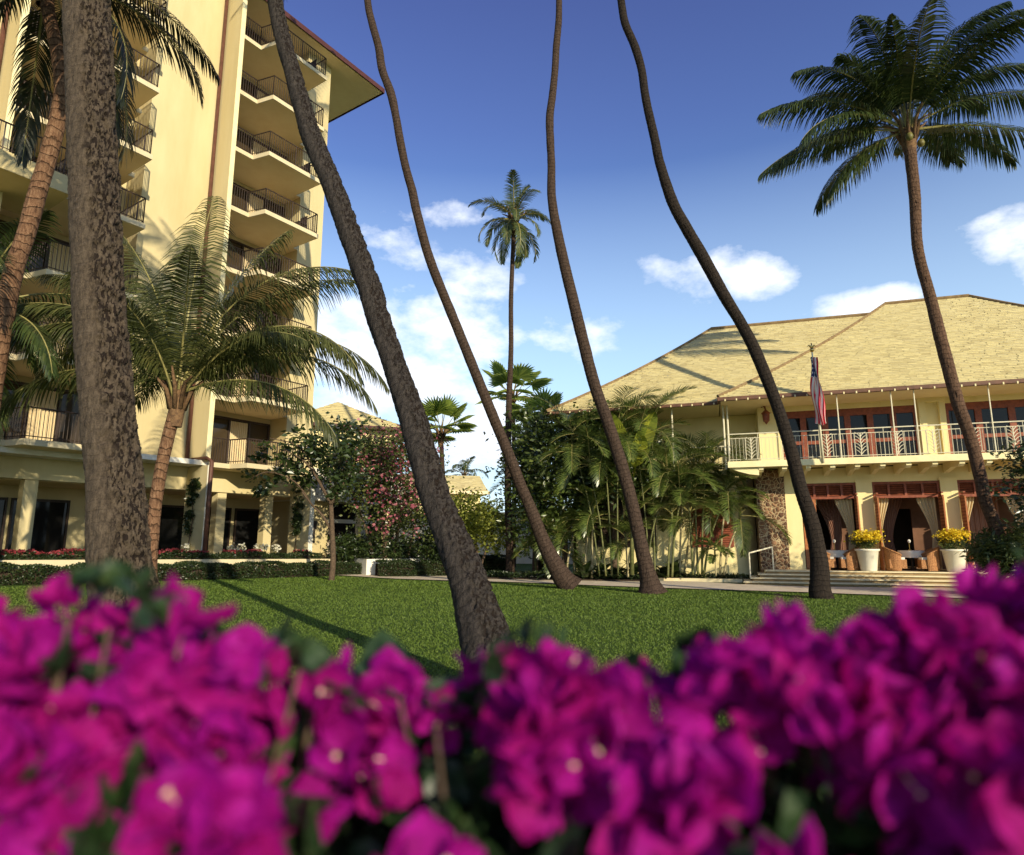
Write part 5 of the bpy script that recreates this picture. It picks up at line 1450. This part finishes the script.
# distant tall palm with its crown in view
coconut_palm('tall thin palm in the middle distance with its small crown against the sky',
    [(510, 577.5, 13), (510, 560, 8.5), (508, 500, 7), (508, 450, 6.5), (509, 400, 6), (511, 350, 5), (511, 300, 4.6), (513, 250, 4.4), (514, 222, 4.6)],
    29.6, 29.6, M['bark_far'], M['frond_light'], 20, 2.4, 6, group=TALL, foot=0, el_hi=85, el_lo=-45, droop=(1.2, 1.8), hang=.55, npair=34, wid=.06, leaf=.55)
# right palm with full crown
coconut_palm('palm at right with full feathery crown high above the clubhouse roof',
    [(1022, 596, 18), (1012, 570, 14), (997, 530, 12), (985, 500, 11.5), (981, 480, 11.5), (971, 440, 11.5), (964, 420, 11.5), (957, 400, 11.5), (941, 340, 11.5), (931, 300, 10.5), (918, 250, 9.8), (915, 200, 10.5), (910, 150, 11), (908, 135, 12)],
    19.4, 19.8, M['bark_right'], M['frond'], 14, 5.0, 7, group=TALL, foot=0, el_hi=88, el_lo=48, droop=(1.0, 1.6), npair=78, wid=.06, leaf=1.2, hang=1.2, stalk=.2, extra=[(182, 34, 5.3, 1.1), (176, 6, 5.3, .85), (196, 16, 4.8, 1.2), (168, -14, 3.4, .9), (-2, 36, 5.6, .95), (-8, 6, 5.3, .8), (14, 20, 4.8, 1.0), (150, 30, 4.6, 1.2), (35, 36, 4.8, 1.2), (-60, 52, 4.4, 1.2), (-125, 55, 4.4, 1.2), (110, 20, 4.4, 1.2)])
# leaning reddish palm in the left distance with dark hanging crown
coconut_palm('leaning reddish brown palm behind the massive trunk, dark fronds across the top left corner',
    [(-12, 420, 17), (2, 330, 17), (14, 270, 17), (26, 235, 16), (37, 195, 16), (53, 140, 15.5), (61, 105, 15), (62, 85, 14), (57, 50, 13), (48, 10, 12.5), (46, -20, 13)],
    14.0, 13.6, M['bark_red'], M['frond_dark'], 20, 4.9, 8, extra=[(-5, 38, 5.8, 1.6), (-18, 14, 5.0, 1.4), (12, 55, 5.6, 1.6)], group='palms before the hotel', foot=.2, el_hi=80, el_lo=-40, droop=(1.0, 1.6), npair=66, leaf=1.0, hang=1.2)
# palm with low crown in front of the hotel
coconut_palm('short palm with a broad golden green crown in front of the hotel',
    [(149, 597, 17), (150, 570, 13.5), (152, 540, 12.5), (156, 500, 12), (163, 460, 12), (170, 430, 12), (175, 412, 12.5), (178, 400, 13)],
    16, 16, M['bark_red'], M['frond_gold'], 7, 4.6, 9, group='palms before the hotel', foot=.3, el_hi=82, el_lo=40, clear=50, droop=(.95, 1.6), npair=84, leaf=1.2, wid=.045, hang=1.15, nuts=0, extra=[(5, 68, 6.0, 1.3), (-12, 72, 6.2, 1.6), (176, 70, 5.6, 1.2), (14, 54, 6.2, 1.9), (-8, 56, 6.0, 2.1), (6, 42, 5.7, 1.75), (-14, 16, 5.0, 1.25), (18, 64, 5.4, 1.9), (95, 88, 6.2, .35), (20, 77, 5.4, .5), (165, 76, 5.2, .5), (172, 58, 5.0, 2.0), (186, 30, 4.8, 1.5), (200, 62, 4.6, 1.9), (150, 44, 5.0, 1.5), (60, 60, 5.0, 1.3), (120, 66, 5.0, 1.1)])
# palm just outside the left edge, its fronds reaching in
coconut_palm('palm at the left edge, only its grey green fronds reaching into view',
    [(-38, 600, 20), (-40, 500, 17), (-38, 400, 16), (-30, 320, 16)], 15, 15, M['bark_far'], M['frond'], 20, 4.3, 10, group='palms before the hotel', foot=.2, el_hi=70, el_lo=-20, droop=(1.0, 1.6), npair=46)

# ================================================================== FOREGROUND BOUGAINVILLEA
TOPY = [(-200, 560), (0, 596), (20, 590), (38, 600), (52, 660), (66, 580), (76, 563), (92, 585), (110, 590), (130, 570), (160, 572), (185, 590), (210, 610), (235, 655), (262, 625), (300, 628), (332, 628), (345, 665), (362, 652), (378, 645), (392, 648),
        (405, 665), (425, 685), (450, 690), (458, 645), (475, 640), (488, 655), (500, 690), (530, 665), (545, 618), (570, 615), (585, 650), (610, 670), (635, 640), (650, 628), (680, 632), (705, 622), (730, 622), (742, 632), (768, 622), (790, 605), (806, 592), (822, 603),
        (845, 612), (868, 612), (890, 612), (905, 640), (925, 610), (945, 585), (960, 570), (985, 578), (1000, 560), (1024, 545), (1250, 480)]
def topy(x):
    for (a, b), (c, d) in zip(TOPY, TOPY[1:]):
        if a <= x <= c: return b + (d - b) * (x - a) / (c - a)
    return 600
def bract(m, c, axis, roll, size, mi, cup=.5):
    """one papery ovate bract: base at c, pointing along axis"""
    m.m = mi
    ax = axis.normalized(); s = ax.cross(Vector((math.cos(roll), math.sin(roll), .3))).normalized(); n = s.cross(ax)
    U = [0, .18, .42, .7, 1.0]; W = [.12, .40, .48, .34, .02]; rows = []
    for u, w in zip(U, W):
        row = []
        for v in (-1, -.5, 0, .5, 1):
            ruff = .05 * math.sin(v * 5 + u * 9 + roll * 3)
            row.append(c + ax * (u * size * (1 - .12 * u)) + s * (v * w * size) + n * (size * (-cup * .5 * u * (1 - u) * 2 + .32 * v * v * w + ruff * w * 2 - .15 * u * u)))
        rows.append(row)
    for r0, r1 in zip(rows, rows[1:]):
        for k in range(4): m.quad(r0[k], r0[k + 1], r1[k + 1], r1[k])
def rnd_dir(up=.2):
    v = Vector((random.gauss(0, 1), random.gauss(0, 1), random.gauss(0, 1) + up)); return v.normalized()
def cluster_mesh(seed, size=.036, nfl=5):
    random.seed(seed); m = MB()
    for i in range(nfl):
        c = rnd_dir(.3) * random.uniform(.010, .032); m.m = 0; m.tube([Vector((0, 0, -.01)), c * .5, c * 1.03], [.0022, .0016, .002], 5, frame=False); d = (c.normalized() + rnd_dir(.2) * .5).normalized()
        a = d.cross(Vector((.3, .2, 1))).normalized(); b = d.cross(a)
        mi = 0 if random.random() < .75 else 1
        for k in range(3):
            th = k * 2.094 + seed; out = a * math.cos(th) + b * math.sin(th)
            bract(m, c + out * .003, d * .8 + out * .62, th * 1.3 + i, size * random.uniform(.85, 1.2), mi, .7)
        m.m = 2
        for k in range(1 if random.random() < .2 else 0):
            o = a * .004 * (k * 2 - 1); m.tube([c + o, c + o + d * .016, c + o + d * .021], [.0015, .0012, .0034], 5, frame=False)
    return m
def bougainvillea():
    t = thing('bougainvillea_hedge', 'blurred magenta bougainvillea hedge filling the bottom of the view', 'hedge', (0, .75, 0))
    protos = []
    mats = [M['bract'], M['bract_red'], M['floret']]
    for k in range(8):
        m = cluster_mesh(100 + k, .043, 5 + k % 3); me_o = None
        me = bpy.data.meshes.new('flower'); me.from_pydata([tuple(v) for v in m.v], [], m.f)
        for q in mats: me.materials.append(q)
        me.polygons.foreach_set('material_index', m.mi); me.polygons.foreach_set('use_smooth', [True] * len(m.f))
        me.update(); protos.append((me, m))
    random.seed(99)
    spots = []
    # rim of flowers following the hedge top, then the front face
    x = -60
    while x < 1090:
        ty = topy(x)
        d = random.uniform(.62, .78)
        rr = .036 * 650 / d
        spots.append((x, ty + 52 + random.uniform(-20, 18), d, random.uniform(.7, .95))); x += rr * random.uniform(1.0, 1.7)
    for _ in range(300):
        x = random.uniform(-90, 1110); ty = topy(x)
        y = ty + 78 + (900 - ty) * random.random() ** 1.25
        depth_t = min(1, max(0, (y - ty) / 260))
        # leafy dark gaps low down
        g = mnoise.noise(Vector((x * .0125, y * .016, 5.1)))
        thr = .26 - .72 * depth_t + (.22 if x > 780 else 0) + (.08 if x < 60 else 0)
        if g > thr: continue
        d = .72 - .20 * depth_t + random.uniform(-.05, .06)
        spots.append((x, y, d, random.uniform(.85, 1.25)))
    # keep the largest hundred as individual flower heads
    vis = [s for s in spots if -20 < s[0] < 1044 and s[1] < 870]
    vis.sort(key=lambda s: s[2] / s[3])
    single = set(id(s) for s in vis[:100])
    rest = MB()
    for i, s in enumerate(spots):
        p = P(s[0], s[1], s[2]); me, mm = protos[i % 8]
        rot = (random.uniform(0, 6.28), random.uniform(0, 6.28), random.uniform(0, 6.28))
        if id(s) in single:
            o = bpy.data.objects.new('flower', me); COL.objects.link(o); o.parent = t
            o.location = p - Vector(t.location); o.rotation_euler = rot; o.scale = (s[3],) * 3
        else:
            from mathutils import Euler
            Mx = Matrix.Translation(p) @ Euler(rot).to_matrix().to_4x4() @ Matrix.Scale(s[3], 4)
            b = len(rest.v); rest.v += [tuple(Mx @ Vector(v)) for v in mm.v]; rest.f += [tuple(b + k for k in f) for f in mm.f]; rest.mi += mm.mi; rest.uv += mm.uv
    rest.hasuv = False
    o = rest.build('flowers', mats, t, True); o['kind'] = 'stuff'
    # leaves
    m = MB(); m2 = MB()
    for _ in range(2600):
        x = random.uniform(-150, 1170); ty = topy(x); y = ty + 22 + (1150 - ty) * random.random() ** .9
        dt = min(1, (y - ty) / 260); d = .76 - .22 * dt + random.uniform(.0, .22)
        p = P(x, y, d); ax = rnd_dir(.3); bract(m, p, ax, random.uniform(0, 6), random.uniform(.035, .06), 0, .3)
    for x, y in ((90, 575), (100, 582), (118, 578), (140, 600), (150, 590), (185, 610), (215, 625), (60, 668), (95, 672), (130, 678), (20, 690), (300, 660), (350, 690), (500, 668), (515, 660), (505, 690), (530, 640), (560, 690), (600, 690), (625, 700), (490, 700), (270, 665)):
        for k in range(3):
            p = P(x + random.uniform(-8, 8), y + random.uniform(-6, 8), random.uniform(.62, .74)); bract(m, p, rnd_dir(.5), random.uniform(0, 6), random.uniform(.022, .038), 0, .3)
    m.build('foliage', M['boug_leaf'], t, True)
    for _ in range(90):
        x = random.uniform(-100, 1130); ty = topy(x); d = random.uniform(.62, .9)
        top = P(x, ty + 40, d); b = Vector((top.x + random.uniform(-.2, .2), d + random.uniform(-.1, .2), random.uniform(.3, .7)))
        mid = top.lerp(b, .5) + rnd_dir() * .05
        m2.tube(catmull([b, mid, top], 5), [.005 - .0003 * k for k in range(11)], 5, frame=False)
    m2.build('stem', M['stem'], t, True)
    # leafy body down to the ground
    n = 9000; xx = (RNG.random(n) * 2 - 1) * 1.9; yy = .55 + .75 * RNG.random(n); zz = RNG.random(n) * 1.15
    V, Fc = leaves(np.stack([xx, yy, zz], 1), .065, .6); np_mesh('lower_foliage', V, Fc, M['boug_leaf'], t)
bougainvillea()

S.render.engine = 'CYCLES'
S.cycles.max_bounces = 6
S.cycles.transparent_max_bounces = 4
